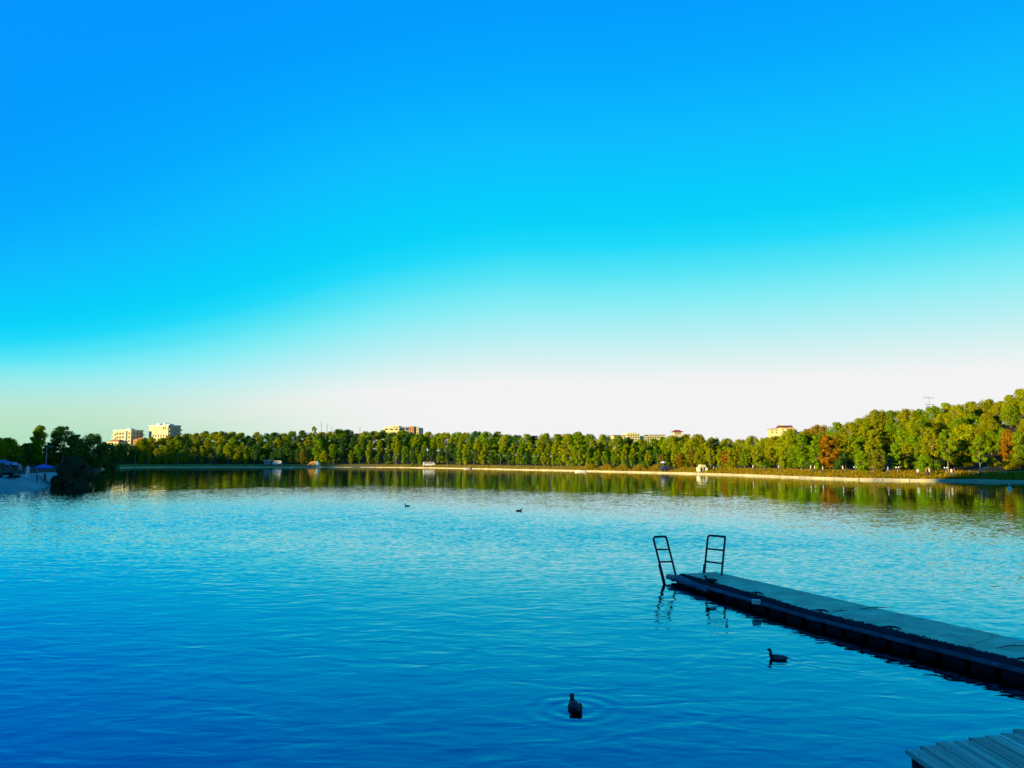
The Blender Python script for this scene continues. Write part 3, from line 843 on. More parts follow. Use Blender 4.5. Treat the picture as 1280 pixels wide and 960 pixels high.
mb = MB(); mb.box(X2(478), X2(499.3), -.4, 12.4, hz2(535.2) + .02, hz2(535.2) + .35); mb.build('cornice', M['white'], root)

# cream building right of centre
D = 480; c = at_depth(767, 545, D); mp = D / F
root = empty('cream_building', (c.x, D, 5), R_(6), 'long cream building with rows of windows peeking over the wood', 'building')
def hz3(y): return zof(y, D) - 5
def X3(px): return (px - 767) * mp
block(root, 'left_wing', 0, X3(783), 0, 11, 0, hz3(544.5), M['cream'])
block(root, 'central_wing', X3(783) + .02, X3(800), -1.0, 12, 0, hz3(542), M['cream'])
block(root, 'right_wing', X3(800) + .02, X3(811), 0.3, 11, 0, hz3(544.8), M['cream'])
block(root, 'end_wing', X3(812), X3(833), 0.6, 11, 0, hz3(544), M['cream'])
window_rows(root, 'y-', .5, X3(782.5), 4, hz3(550), hz3(545.2), 2, 0, 0.5, 0.5)
window_rows(root, 'y-', X3(784), X3(799.5), 5, hz3(551), hz3(542.4), 3, -1.0, 0.5, 0.5)
window_rows(root, 'y-', X3(801), X3(810.5), 3, hz3(551), hz3(545.6), 2, 0.3, 0.5, 0.5)
window_rows(root, 'y-', X3(813), X3(832), 6, hz3(548), hz3(544.6), 1, 0.6, 0.5, 0.5)
for (p0, p1, y, d0) in ((766, 783, 544.5, -.4), (812, 834, 544, .2)):
    mb = MB(); mb.box(X3(p0), X3(p1), d0, 11.5, hz3(y) + .02, hz3(y) + .45); mb.build('roof', M['greyw'], root)
block(root, 'roof_housing', X3(786), X3(797), 2, 9, hz3(542) + .02, hz3(540.6), M['cream'])

def hip_roof(root, x0, x1, y0, y1, z0, z1, m_, f=0.3, name='roof'):
    w_ = x1 - x0; ym = (y0 + y1) / 2
    mb = MB(); mb.add([(x0, y0, z0), (x1, y0, z0), (x1, y1, z0), (x0, y1, z0), (x0 + w_ * f, ym, z1), (x1 - w_ * f, ym, z1)], [(3, 2, 1, 0), (0, 1, 5, 4), (1, 2, 5), (2, 3, 4, 5), (3, 0, 4)])
    return mb.build(name, m_, root)
# red-roofed tower
D = 460; c = at_depth(841, 540, D); mp = D / F
root = empty('roof_tower', (c.x, D, 5), 0, 'pale tower with a flared red roof above the wood', 'tower')
block(root, 'wall', 1.0, 13 * mp - 1.0, 0.6, 5.6, 0, zof(540, D) - 5, M['render'])
hip_roof(root, -.2, 13 * mp + .2, -.6, 6.6, zof(540, D) - 5 + .02, zof(537.2, D) - 5, M['redroof'], 0.3)
window_rows(root, 'y-', 1.3, 13 * mp - 1.3, 3, zof(543, D) - 5, zof(540.3, D) - 5, 1, 0.6, 0.5, 0.6)
# house on the right hill
D = 262; c = at_depth(962, 545, D); mp = D / F
gz = ground_z(c.x, D)
root = empty('hill_house', (c.x, D, gz - .3), R_(-12), 'cream house with a red roof on the brow of the right-hand hill', 'house')
def hz4(y): return zof(y, D) - gz + .3
def X4(px): return (px - 962) * mp
block(root, 'side_wing', 0, X4(974), 0.5, 6, 0, hz4(536.5), M['cream'])
block(root, 'wall', X4(974) + .02, X4(991), 0, 8, 0, hz4(534.5), M['cream'])
mb = MB(); z1, z2 = hz4(534.5), hz4(531.4)
mb.add([(X4(972.5), -.5, z1 + .02), (X4(991.5), -.5, z1 - .3), (X4(991.5), 8.5, z1 + .02), (X4(972.5), 8.5, z1 + .02), (X4(973.5), 4, z2), (X4(990.8), 4, z2)], [(3, 2, 1, 0), (0, 1, 5, 4), (1, 2, 5), (2, 3, 4, 5), (3, 0, 4)])
rf = mb.build('roof', M['redroof'], root)
block(rf, 'chimney', X4(979), X4(980.6), 5, 5.6, z1, z2 + .7, M['cream'])
hip_roof(root, -.3, X4(973.4), .2, 6.3, hz4(536.5) + .02, hz4(535.3), M['redroof'], 0.4)
window_rows(root, 'y-', X4(976), X4(990), 3, hz4(540), hz4(535.4), 2, 0, 0.35, 0.5)
window_rows(root, 'y-', X4(963), X4(973), 2, hz4(542), hz4(537), 2, 0.5, 0.35, 0.45)
# grey-white house half hidden in the wood, and two roofs
D = 470
for (px, yt, w_, m_, lab) in ((413, 543, 5, 'render', 'narrow grey-white house half hidden in the wood below the masts'), (396, 540.2, 9, 'redroof', 'dull red roofed house below the leftmost mast'),
                              (447, 541.5, 8, 'redroof', 'dull red roofed house below the right-hand mast'), (693, 542.8, 9, 'redroof', 'small red roof showing over the middle wood')):
    c = at_depth(px, yt, D); root = empty('house', (c.x, D, 4), R_(-10), lab, 'house'); zt = c.z - 4; ww = w_ * D / F
    block(root, 'wall', 0, ww, 0, 6, 0, zt - 1.4, M['render'])
    hip_roof(root, -.3, ww + .3, -.3, 6.3, zt - 1.38, zt + .2, M['redroof' if m_ == 'redroof' else 'greyw'], 0.25)
    window_rows(root, 'y-', .3, ww - .3, 2, zt - 4, zt - 1.6, 1, 0, 0.4, 0.5)

# masts and the pole on the hill
for (px, yt, lab) in ((402, 525.5, 'tallest thin grey mast above the wood, left of three'), (409, 528.5, 'middle thin grey mast above the wood'), (415, 532, 'shortest thin grey mast above the wood'), (450, 531.5, 'thin grey mast standing alone over a dull red roof')):
    c = at_depth(px, yt, 520); g = ground_z(c.x, 520)
    root = empty('radio_mast', (c.x, 520, g), 0, lab, 'mast'); H = c.z - g
    mb = MB()
    for k in range(3):
        q = k * 2.094; mb.tube([(.35 * math.cos(q), .35 * math.sin(q), -.3), (.12 * math.cos(q), .12 * math.sin(q), H * .93)], 0.06, 5)
    mb.build('lattice_leg', M['greym'], root)
    mb = MB()
    for k in range(int(H / 1.2)):
        z = k * 1.2 + .6; rr = .35 - .23 * z / (H * .93)
        if z < H * .92: mb.tube([(rr * math.cos(k * 2.094), rr * math.sin(k * 2.094), z), (rr * math.cos(k * 2.094 + 2.094), rr * math.sin(k * 2.094 + 2.094), z + 1.0)], 0.03, 4)
    mb.build('brace', M['greym'], root)
    mb = MB(); mb.tube([(0, 0, H * .92), (0, 0, H)], 0.05, 5); mb.build('antenna', M['greym'], root)
D = 330; c = at_depth(1161, 494, D); g = ground_z(c.x, D); H = c.z - g
root = empty('power_pole', (c.x, D, g), R_(8), 'grey power pole with two crossarms on top of the right-hand hill', 'pole')
MB().tube([(0, 0, -.3), (0, 0, H)], [.16, .09], 8).build('post', M['greym'], root)
za = H - (497.5 - 494) / F * D; zb = H - (505.5 - 494) / F * D
MB().tube([(-2.6, 0, za + .25), (-1.4, 0, za + .1), (0, 0, za), (2.4, 0, za)], .09, 6).build('crossarm', M['greym'], root)
MB().tube([(-1.9, 0.2, zb), (2.4, 0.2, zb)], .11, 6).build('crossarm', M['greym'], root)
for x_ in (-2.4, -1.2, 1.1, 2.2):
    MB().lathe([(0.001, .42), (.09, .38), (.06, .25), (.1, .2), (.05, .05), (.001, .05)], 8, (x_, 0, za)).build('insulator', M['greym'], root)

# street lamps on the left shore
for i, (px, D, yt) in enumerate(((57.5, 165, 558), (137, 345, 566), (169, 385, 566), (197, 398, 567), (222, 398, 567), (495, 385, 565))):
    x = xof(px, D); g = ground_z(x, D); H = at_depth(px, yt, D).z - g
    lab = ['thin pale lamp pole behind the people on the left bank', 'street lamp on the far shore below the shorter flats', 'street lamp on the far shore between the two blocks of flats', 'street lamp on the far shore below the taller flats', 'street lamp on the far shore right of the taller flats', 'street lamp where the sunlit sand strip begins'][i]
    root = empty('street_lamp', (x, D, g), rng.uniform(-.5, .5), lab, 'street lamp', 'street lamps along the shore')
    MB().tube([(0, 0, -.2), (0, 0, H * .5), (0, 0, H - .3)], [.11, .08, .06], 8).build('pole', M['greym'], root)
    MB().tube([(0, 0, H - .31), (.3, 0, H - .05), (.9, 0, H)], [.05, .045, .04], 6).build('arm', M['greym'], root)
    mb = MB(); mb.box(.75, 1.4, -.14, .14, H - .08, H + .06, .03); mb.build('lamp_head', M['greym'], root)

# twin globe lamps on the right bank
for i, (px, off, yt) in enumerate(((1076, 7, 584), (1130, 7, 584), (1192, 7, 585), (1243, 7, 585))):
    a = math.atan((px - 640) / F); r = shoreR(a) + off; x, y = C0.x + r * math.sin(a), C0.y + r * math.cos(a); g = ground_z(x, y); H = max(at_depth(px, yt, y).z - g, 1.2)
    lab = ['first twin-globe garden lamp on the right bank, near the orange autumn tree', 'twin-globe garden lamp on the sunlit right bank, middle of the lit ones', 'twin-globe garden lamp where the right bank falls into shade', 'twin-globe garden lamp deep in shade near the right edge'][i]
    root = empty('garden_lamp', (x, y, g), 0, lab, 'lamp', 'twin-globe lamps on the right bank')
    MB().tube([(0, 0, -.2), (0, 0, H - .1)], [.06, .04], 8).build('post', M['greym'], root)
    MB().tube([(-.28, 0, H - .12), (0, 0, H - .08), (.28, 0, H - .12)], .03, 6).build('arm', M['greym'], root)
    for sx in (-.22, .22):
        MB().lathe([(.001, -.11), (.07, -.09), (.11, 0), (.07, .09), (.001, .11)], 10, (sx, 0, H + .0)).build('globe', M['lamp'], root, smooth=True)

# ------------------------------------------------------------------ small things on the shore
def shore_at(px, off):
    a = math.atan((px - 640) / F); r = shoreR(a) + off
    x, y = C0.x + r * math.sin(a), C0.y + r * math.cos(a); return x, y, ground_z(x, y)
# orange tent
x, y, g = shore_at(392, 5)
root = empty('tent', (x, y, g), R_(-10), 'orange and white tent on the far shore under the willow', 'tent')
hw = 6.6 * y / F
mb = MB(); mb.add([(-hw, -2, 0), (hw * .55, -2, 0), (hw * .55, 2, 0), (-hw, 2, 0), (-hw, -2, .9), (hw * .55, -2, .9), (hw * .55, 2, .9), (-hw, 2, .9), (-hw * .7, 0, 2.1), (hw * .4, 0, 2.5)],
              [(0, 1, 5, 4), (1, 2, 6, 5), (2, 3, 7, 6), (3, 0, 4, 7), (4, 5, 9, 8), (5, 6, 9), (6, 7, 8, 9), (7, 4, 8)])
o = mb.build('canopy', M['fabric'], root); o.color = (0.70, 0.30, 0.03, 1)
mb = MB(); mb.add([(hw * .56, -1.6, 0), (hw * 1.05, -1.6, 0), (hw * 1.05, 1.6, 0), (hw * .56, 1.6, 0), (hw * .56, -1.6, 1.5), (hw * 1.0, -1.6, 1.2), (hw * 1.0, 1.6, 1.2), (hw * .56, 1.6, 1.5), (hw * .75, 0, 2.6)],
              [(0, 1, 5, 4), (1, 2, 6, 5), (2, 3, 7, 6), (3, 0, 4, 7), (4, 5, 8), (5, 6, 8), (6, 7, 8), (7, 4, 8)])
o = mb.build('annex', M['fabric'], root); o.color = (0.8, 0.7, 0.5, 1)
mb = MB(); mb.box(-hw * .6, -hw * .35, -2.06, -2.02, 0, .8); mb.build('entrance', M['greyw'], root)
# kiosk and van on the shaded left shore
x, y, g = shore_at(334, 9)
root = empty('kiosk', (x, y, g), 0, 'dark kiosk with a flat white roof on the shaded far shore', 'kiosk')
block(root, 'wall', -1.6, 1.6, -1, 1, 0, 2.0, M['greyw']); block(root, 'roof', -2.2, 2.0, -1.4, 1.4, 2.02, 2.35, M['white']); block(root, 'counter', -1.2, 1.2, -1.4, -1.02, .9, 1.0, M['white'])
def car(name, px, off, rz, label, cat, L, W, Hh, m_, van=False):
    x, y, g = shore_at(px, off)
    root = empty(name, (x, y, g), rz, label, cat)
    mb = MB(); h0 = .32
    if van: pr = [(-L / 2, h0), (L / 2, h0), (L / 2, Hh * .52), (L / 2 - .25, Hh * .6), (L / 2 - .8, Hh), (-L / 2 + .1, Hh), (-L / 2, Hh * .9)]
    else: pr = [(-L / 2, h0), (L / 2, h0), (L / 2, Hh * .52), (L / 2 - 1.0, Hh * .62), (L / 2 - 1.7, Hh), (-L / 2 + 1.0, Hh), (-L / 2 + .35, Hh * .66), (-L / 2, Hh * .6)]
    n = len(pr)
    vs_ = [(a_, -W / 2, b_) for a_, b_ in pr] + [(a_, W / 2, b_) for a_, b_ in pr]
    mb.add(vs_, [tuple(range(n)), tuple(range(2 * n - 1, n - 1, -1))] + [((k + 1) % n, k, n + k, n + (k + 1) % n) for k in range(n)])
    mb.build('body', m_, root)
    mb = MB()
    for sy in (-1, 1): mb.box(-L / 2 + 1.1 if not van else -L / 2 + .5, L / 2 - 1.75 if not van else L / 2 - 1.0, sy * (W / 2 - .01), sy * (W / 2 + .02), Hh * .66, Hh * .9) if sy > 0 else mb.box(-L / 2 + 1.1 if not van else -L / 2 + .5, L / 2 - 1.75 if not van else L / 2 - 1.0, -W / 2 - .02, -W / 2 + .01, Hh * .66, Hh * .9)
    mb.build('window', M['glassd'], root)
    for sx in (-L / 2 + .85, L / 2 - .85):
        for sy in (-1, 1):
            wh = MB().tube([(sx, sy * (W / 2 - .22), .32), (sx, sy * (W / 2 + .02), .32)], .32, 12).build('wheel', M['tyre'], root)
            MB().tube([(sx, sy * (W / 2 + .021), .32), (sx, sy * (W / 2 + .04), .32)], .17, 10).build('hub_cap', M['greym'], wh)
    return root
car('parked_van', 346, 8, R_(170), 'white van parked on the shaded far shore beside the kiosk', 'van', 4.6, 1.9, 2.2, M['white'], True)
car('parked_car', 836.5, 3.4, R_(12), 'dark car parked at the right end of the yellow grass strip', 'car', 4.3, 1.8, 1.5, M['carpaint'])
car('caravan', 536, 6, R_(8), 'long white caravan parked on the sunlit far shore', 'caravan', 5.6, 2.0, 1.9, M['white'], True)
x, y, g = shore_at(831, 9)
root = empty('parasol', (x, y, g), 0, 'white parasol behind the dark parked car', 'parasol')
root.scale = (.62, .62, .8)
MB().tube([(0, 0, -.1), (0, 0, 2.3)], .04, 6).build('pole', M['greym'], root)
o = MB().lathe([(1.4, 1.85), (.8, 2.2), (.02, 2.45)], 8).build('canopy', M['fabric'], root); o.color = (.75, .7, .62, 1)
# cream hut with a dark opening
x, y, g = shore_at(881.5, 2.6)
root = empty('lakeside_hut', (x, y, g), R_(2), 'small cream hut with arched dark openings at the water', 'hut')
root.scale = (.85, .9, .88)
mp = y / F
block(root, 'wall', -6.5 * mp, 6.5 * mp, 0.6, 2.6, -.1, 1.5, M['cream'])
mb = MB(); mb.add([(-4.6 * mp, -.1, 1.48), (4.6 * mp, -.1, 1.48), (4.6 * mp, 2.8, 1.48), (-4.6 * mp, 2.8, 1.48), (-2.6 * mp, -.1, 2.2), (2.6 * mp, -.1, 2.2), (2.6 * mp, 2.8, 2.2), (-2.6 * mp, 2.8, 2.2)], [(3, 2, 1, 0), (4, 5, 6, 7), (0, 1, 5, 4), (1, 2, 6, 5), (2, 3, 7, 6), (3, 0, 4, 7)]); mb.build('roof', M['render'], root)
for s_x in (-1, 1):
    mb = MB(); ap = [(s_x * 2.6 * mp + q, z_) for q, z_ in ((-.32, 0), (.32, 0), (.32, 1.0), (.2, 1.25), (0, 1.36), (-.2, 1.25), (-.32, 1.0))]
    n = len(ap); mb.add([(a_, .54, b_) for a_, b_ in ap] + [(a_, .62, b_) for a_, b_ in ap], [tuple(range(n)), tuple(range(2 * n - 1, n - 1, -1))] + [((k + 1) % n, k, n + k, n + (k + 1) % n) for k in range(n)]); mb.build('opening', M['glassd'], root)
    block(root, 'pier', s_x * 5.4 * mp - .3, s_x * 5.4 * mp + .3, .2, .58, -.1, 1.3, M['white'])
# rowing boats
def boat(px, py, rz, label, L=3.4):
    p = on_plane(px, py, 0); root = empty('boat', (p.x, p.y, 0), rz, label, 'boat', 'small white boats along the far shore')
    st = [(-.5, .62, .38), (-.3, .78, .34), (0, .85, .33), (.25, .7, .38), (.42, .35, .46), (.5, .03, .56)]
    mb = MB(); vs_ = []
    for s_, w_, h_ in st: vs_ += [(s_ * L, -w_ * .9, h_), (s_ * L, -w_ * .55, -.08), (s_ * L, w_ * .55, -.08), (s_ * L, w_ * .9, h_)]
    fs = [(i * 4 + k, (i + 1) * 4 + k, (i + 1) * 4 + k + 1, i * 4 + k + 1) for i in range(5) for k in range(3)] + [(0, 1, 2, 3), (23, 22, 21, 20)]
    mb.add(vs_, fs); mb.build('hull', M['white'], root)
    for s_ in (-.28, .08): mb = MB(); mb.box(s_ * L - .12, s_ * L + .12, -.66, .66, .22, .27); mb.build('seat', M['white'], root)
boat(585, 586.3, R_(5), 'small white boat moored below the slender poplar pair')
boat(726, 589.6, R_(-20), 'small white boat at the left end of the yellow grass')
boat(361, 584.6, R_(0), 'small pale boat on the shaded water left of the orange tent')
# white buoy off the right bank
p = on_plane(1262, 611, 0)
root = empty('buoy', (p.x, p.y, 0), 0, 'small white buoy floating on dark water near the right edge', 'buoy')
MB().lathe([(.001, -.2), (.16, -.16), (.24, 0), (.2, .16), (.08, .26), (.001, .27)], 12).build('float', M['white'], root, smooth=True)
MB().tube([(0, 0, .25), (0, 0, .46)], .025, 6).build('staff', M['greym'], root)
MB().lathe([(.001, .44), (.09, .48), (.09, .56), (.001, .6)], 8).build('top_mark', M['white'], root)

# ------------------------------------------------------------------ people
def person_mesh(name, pose):
    st = pose
    J = {'pel': (0, 0, .95, .13, .10), 'wai': (0, 0, 1.10, .12, .09), 'che': (0, .0, 1.30, .16, .11), 'sho': (0, 0, 1.44, .10, .08), 'nec': (0, .01, 1.51, .05, .05), 'hd0': (0, .02, 1.58, .075, .085), 'hd1': (0, .02, 1.68, .08, .095), 'hd2': (0, .015, 1.745, .05, .06)}
    E = [('pel', 'wai'), ('wai', 'che'), ('che', 'sho'), ('sho', 'nec'), ('nec', 'hd0'), ('hd0', 'hd1'), ('hd1', 'hd2')]
    for s_, k in ((-1, 'l'), (1, 'r')):
        sw = st.get('leg', 0) * s_; aw = -st.get('arm', 0) * s_
        J['hip' + k] = (s_ * .095, 0, .90, .09, .09); J['kne' + k] = (s_ * .11, .5 * sw * .5 + .02, .49, .062, .062); J['ank' + k] = (s_ * .12, sw * .55, .09, .042, .042); J['toe' + k] = (s_ * .14, sw * .55 + .15, .04, .038, .03)
        J['shd' + k] = (s_ * .19, 0, 1.40, .055, .055); J['elb' + k] = (s_ * .26, aw * .25 - .02, 1.13, .043, .043)
        J['wri' + k] = (s_ * .25, aw * .5 + .08, .90, .03, .03); J['hnd' + k] = (s_ * .24, aw * .55 + .10, .80, .028, .038)
        if st.get('bent') and s_ > 0: J['wri' + k] = (.16, .22, 1.12, .03, .03); J['hnd' + k] = (.08, .28, 1.15, .028, .035)
        E += [('pel', 'hip' + k), ('hip' + k, 'kne' + k), ('kne' + k, 'ank' + k), ('ank' + k, 'toe' + k), ('sho', 'shd' + k), ('shd' + k, 'elb' + k), ('elb' + k, 'wri' + k), ('wri' + k, 'hnd' + k)]
    keys = list(J); ix = {k: i for i, k in enumerate(keys)}
    me = bpy.data.meshes.new('tmp'); me.from_pydata([J[k][:3] for k in keys], [(ix[a_], ix[b_]) for a_, b_ in E], [])
    o = bpy.data.objects.new('tmp', me); col.objects.link(o)
    sk = o.modifiers.new('s', 'SKIN'); ss = o.modifiers.new('u', 'SUBSURF'); ss.levels = 1; ss.render_levels = 1
    for i, k in enumerate(keys):
        sv = me.skin_vertices[0].data[i]; sv.radius = J[k][3:5]; sv.use_root = (k == 'pel')
    dg = bpy.context.evaluated_depsgraph_get()
    out = bpy.data.meshes.new_from_object(o.evaluated_get(dg)); out.name = name
    bpy.data.objects.remove(o)
    out.materials.clear()
    for m_ in (M['skin'], M['shirt'], M['trousers'], M['hair']): out.materials.append(m_)
    for p_ in out.polygons:
        c = p_.center; p_.use_smooth = True
        if c.z > 1.67 or (c.z > 1.56 and c.y < -.0): i = 3
        elif c.z > 1.49: i = 0
        elif c.z > 1.02 and abs(c.x) < .235: i = 1
        elif c.z > 1.2: i = 1
        elif abs(c.x) > .19 and c.z > .74 and c.z < 1.2: i = 0
        elif c.z > .96: i = 1
        elif c.z > .07: i = 2
        else: i = 3
        p_.material_index = i
    return out
PM = [person_mesh('body', {}), person_mesh('body', {'leg': .42, 'arm': .4}), person_mesh('body', {'leg': .1, 'bent': True})]
def person(px, D, yfeet, rz, shirt, label, group=None, pose=0, h=1.72, light_legs=False):
    x = xof(px, D); g = ground_z(x, D) + (0.03 if px < 104 else 0)
    o = link('person', PM[pose]); o.location = (x, D, g - .01); o.rotation_euler = (0, 0, rz); s_ = h / 1.78; o.scale = (s_, s_, s_); o.color = (*shirt, 1)
    if light_legs:
        o.data = PM[pose].copy(); o.data.materials[2] = M['white']
    tag(o, label, 'person', group); return o
person(25.7, 96, 599, R_(170), (.42, .45, .5), 'person in pale blue shirt and dark trousers standing on the left bank', pose=0)
person(35.5, 96, 599, R_(200), (.75, .75, .75), 'person dressed all in white on the left bank', pose=1, h=1.8, light_legs=True)
person(47.5, 97, 600, R_(120), (.16, .22, .22), 'dark-haired person in grey-green shirt on the left bank', pose=2)
person(57.5, 100, 600, R_(-60), (.03, .05, .06), 'person in dark clothes under the bright blue parasol', pose=1)
person(14, 108, 600, R_(90), (.03, .05, .10), 'person in navy shirt in the shade by the turquoise parasol', pose=2)
person(20.5, 112, 600, R_(-100), (.05, .04, .04), 'person in black top behind the pale blue shirted one', pose=0)
person(4.5, 107, 600, R_(30), (.02, .05, .14), 'person in blue top under the leftmost parasol', pose=0)
for i, (px, off, rz, sh, pose, lab) in enumerate([
    (1091, 4, 90, (.05, .04, .03), 0, 'person in dark top by the first twin-globe lamp on the right bank'), (1109.5, 4.5, 70, (.75, .72, .68), 1, 'person in white shirt under the yellow-green slim-trunked tree'),
    (1146.5, 2.6, -80, (.7, .68, .62), 2, 'person in white top in front of a dark gap in the trees'), (1157, 3, 80, (.55, .16, .08), 1, 'person in orange-red top on the right bank, left of two'),
    (1160.5, 3.4, 100, (.7, .55, .5), 0, 'person in pale pink top on the right bank, right of two'), (1188.5, 2.6, -70, (.72, .65, .5), 1, 'person in cream top where the sunlit wall ends, left of two'),
    (1192, 2.9, -100, (.35, .12, .06), 0, 'person in brown-red top where the sunlit wall ends, right of two'), (1224.5, 4, 90, (.7, .7, .7), 0, 'person in white top on the shaded bank near the right edge'),
    (1018, 4.5, -90, (.75, .68, .5), 1, 'person in cream shirt below the tall poplars, right of two'), (1013, 4.8, 80, (.8, .75, .6), 0, 'person in light shirt below the tall poplars, left of two'),
    (1028, 4.4, 85, (.6, .55, .4), 2, 'person in beige top below the orange autumn tree'), (1053, 4.8, 95, (.75, .72, .6), 1, 'person in white top right of the orange autumn tree'),
    (941, 5, 90, (.7, .66, .5), 0, 'person in pale top walking between hut and hill, leftmost of three'), (956, 5, -80, (.06, .05, .04), 1, 'person in dark top walking between hut and hill, middle of three'),
    (973, 5, 80, (.7, .62, .5), 2, 'person in pale top walking between hut and hill, rightmost of three'), (892, 2.4, 60, (.75, .7, .6), 0, 'person in white standing just right of the cream hut')]):
    x, y, g = shore_at(px, off); person(px, y, 0, R_(rz), sh, lab, 'people along the right bank', pose)
# parasols on the left bank
for (px, D, yt, c, lab) in ((3, 108, 574.5, (.05, .15, .28), 'blue parasol at the left edge of the picture'), (13.5, 111, 577, (.09, .24, .30), 'turquoise parasol second from the left edge'), (55.5, 103, 580.5, (.04, .11, .42), 'bright blue parasol beside the lakeside bush')):
    x = xof(px, D); g = ground_z(x, D); H = at_depth(px, yt, D).z - g
    root = empty('parasol', (x, D, g), 0, lab, 'parasol', 'parasols on the left bank')
    MB().tube([(0, 0, -.1), (0, 0, H)], .025, 6).build('pole', M['greym'], root)
    mb = MB(); prf = [(1.15, H - .5), (1.0, H - .33), (.6, H - .12), (.03, H)]; mb.lathe(prf, 10); o = mb.build('canopy', M['fabric'], root); o.color = (*c, 1)
    MB().lathe([(.03, H), (.02, H + .08), (.001, H + .1)], 6).build('finial', M['greym'], o)
    for k in range(5): q = k * 1.2566; MB().tube([(.03 * math.cos(q), .03 * math.sin(q), H - .55), (.75 * math.cos(q), .75 * math.sin(q), H - .22)], .01, 4).build('rib', M['greym'], o)
# low dark hedge on the left bank, a flattened bush crown
p = Vector((xof(9, 92), 92, 0)); g = ground_z(p.x, p.y)
root = empty('hedge', (p.x, p.y, g), 0, 'low dark hedge at the edge of the left bank path', 'hedge')
cr = link('crown', PROTO['bush_a'][0], root); cr.scale = (.55, .3, .2); cr.color = (.012, .02, .008, 1)

# ------------------------------------------------------------------ floating pier
NEAR = [(4.37, 20.4), (5.87, 15.34), (7.53, 11.38), (11.4, 2.0), (11.9, 0.8)]
FAR = [(5.35, 20.75), (7.12, 16.05), (8.62, 12.30), (12.75, 2.35), (13.25, 1.15)]
DZ = 0.29
pier = empty('floating_pier', (4.9, 20.5, 0), 0, 'long narrow grey floating pier running out from the right edge', 'pier')
PO = (-pier.location.x, -pier.location.y, 0)
NV_ = [Vector(q) for q in NEAR]; FV_ = [Vector(q) for q in FAR]
def lerp_poly(P, t): i = min(int(t), len(P) - 2); return P[i].lerp(P[i + 1], t - i)
cuts = [0, .32, .64, 1.0, 1.38, 1.72, 2.0, 2.17, 2.34, 2.5, 2.67, 2.84, 3.0, 4.0]
tones = [(1, 1, 1), (.92, .95, .95), (1.06, 1.04, 1.0), (.97, 1.0, 1.02), (1.05, 1.03, 1.03), (.94, .95, .97)]
for i in range(len(cuts) - 1):
    a0, a1 = lerp_poly(NV_, cuts[i]), lerp_poly(NV_, cuts[i + 1]); b0, b1 = lerp_poly(FV_, cuts[i]), lerp_poly(FV_, cuts[i + 1])
    d = (a1 - a0).normalized() * .006; e = (b1 - b0).normalized() * .006
    jz = rng.uniform(-.006, .006)
    mb = MB(); mb.quadbox([(a0 + d).lerp(b0 + e, .006), (a1 - d).lerp(b1 - e, .006), b1 - e, b0 + e], DZ - .07 + jz, DZ + jz)
    o = mb.build('deck_slab', M['deck'], pier, PO); o.color = (*tones[i % 6], 1)
# side beams, the low ledge along the near side and the pontoons
def offset_poly(P, k):   # shift towards the near side
    out = []
    for i, q in enumerate(P):
        d = (P[min(i + 1, len(P) - 1)] - P[max(i - 1, 0)]).normalized(); out.append(q + Vector((-d.y, d.x)) * -k)
    return out
def ribbon(name, P0, P1, z0, z1, m_):
    for i in range(len(P0) - 1):
        mb = MB(); mb.quadbox([P0[i], P0[i + 1], P1[i + 1], P1[i]], z0, z1); mb.build(name, m_, pier, PO)
dn = offset_poly(NV_, 0.05); dn2 = offset_poly(NV_, -0.05)
if (dn[1] - FV_[1]).length < (NV_[1] - FV_[1]).length: dn, dn2 = dn2, dn
din = [n_.lerp(f_, .06) for n_, f_ in zip(NV_, FV_)]
eo = [n_ + (n_ - f_).normalized() * .02 for n_, f_ in zip(NV_, FV_)]
ribbon('edge_beam', eo, [n_.lerp(f_, .003) for n_, f_ in zip(NV_, FV_)], .13, DZ + .006, M['edge'])
lo = [n_ + (n_ - f_).normalized() * .13 for n_, f_ in zip(NV_, FV_)]
li = [n_ + (n_ - f_).normalized() * .022 for n_, f_ in zip(NV_, FV_)]
lo[0] = lo[0] + Vector((-.06, .02)); 
ribbon('ledge', lo, li, .15, .2, M['ledge'])
fo = [f_.lerp(n_, -.02) for n_, f_ in zip(NV_, FV_)]; fi = [f_.lerp(n_, .06) for n_, f_ in zip(NV_, FV_)]
ribbon('edge_beam', fi, fo, .10, DZ - .075, M['edge'])
# rough end: header beam, worn end board, rope coils
tn, tf_ = NV_[0], FV_[0]; tip = (lerp_poly(NV_, 0) - lerp_poly(NV_, .3)).normalized()
mb = MB(); mb.quadbox([tn + tip * .12, tn + tip * .008, tf_ + tip * .008, tf_ + tip * .12], .08, DZ - .03); mb.build('end_beam', M['edge'], pier, PO)
side = (tn - tf_).normalized()
mb = MB(); A = tn + tip * .60 + side * .06; B = tn - tip * 1.6 + side * .16
mb.tube([(A.x, A.y, .14), (A.lerp(B, .3).x, A.lerp(B, .3).y, .17), (A.lerp(B, .6).x, A.lerp(B, .6).y, .15), (B.x, B.y, .11)], [.07, .10, .09, .05], 8); mb.build('fender', M['ledge'], pier, PO, smooth=True)
mb = MB(); A = tn + tip * .5; B = tf_ + tip * .3
mb.tube([(A.x, A.y, .10), (A.lerp(B, .5).x, A.lerp(B, .5).y, .13), (B.x, B.y, .10)], [.08, .09, .08], 8); mb.build('fender', M['edge'], pier, PO, smooth=True)
for k in range(26):
    t_ = k / 26 * 3.0
    a0, a1 = lerp_poly(NV_, t_ + .015), lerp_poly(NV_, t_ + 3.0 / 26 - .012); b0, b1 = lerp_poly(FV_, t_ + .015), lerp_poly(FV_, t_ + 3.0 / 26 - .012)
    mb = MB(); mb.quadbox([a0.lerp(b0, .03), a1.lerp(b1, .03), b1.lerp(a1, .04), b0.lerp(a0, .04)], -.35, .128); mb.build('pontoon', M['pontoon'], pier, PO)
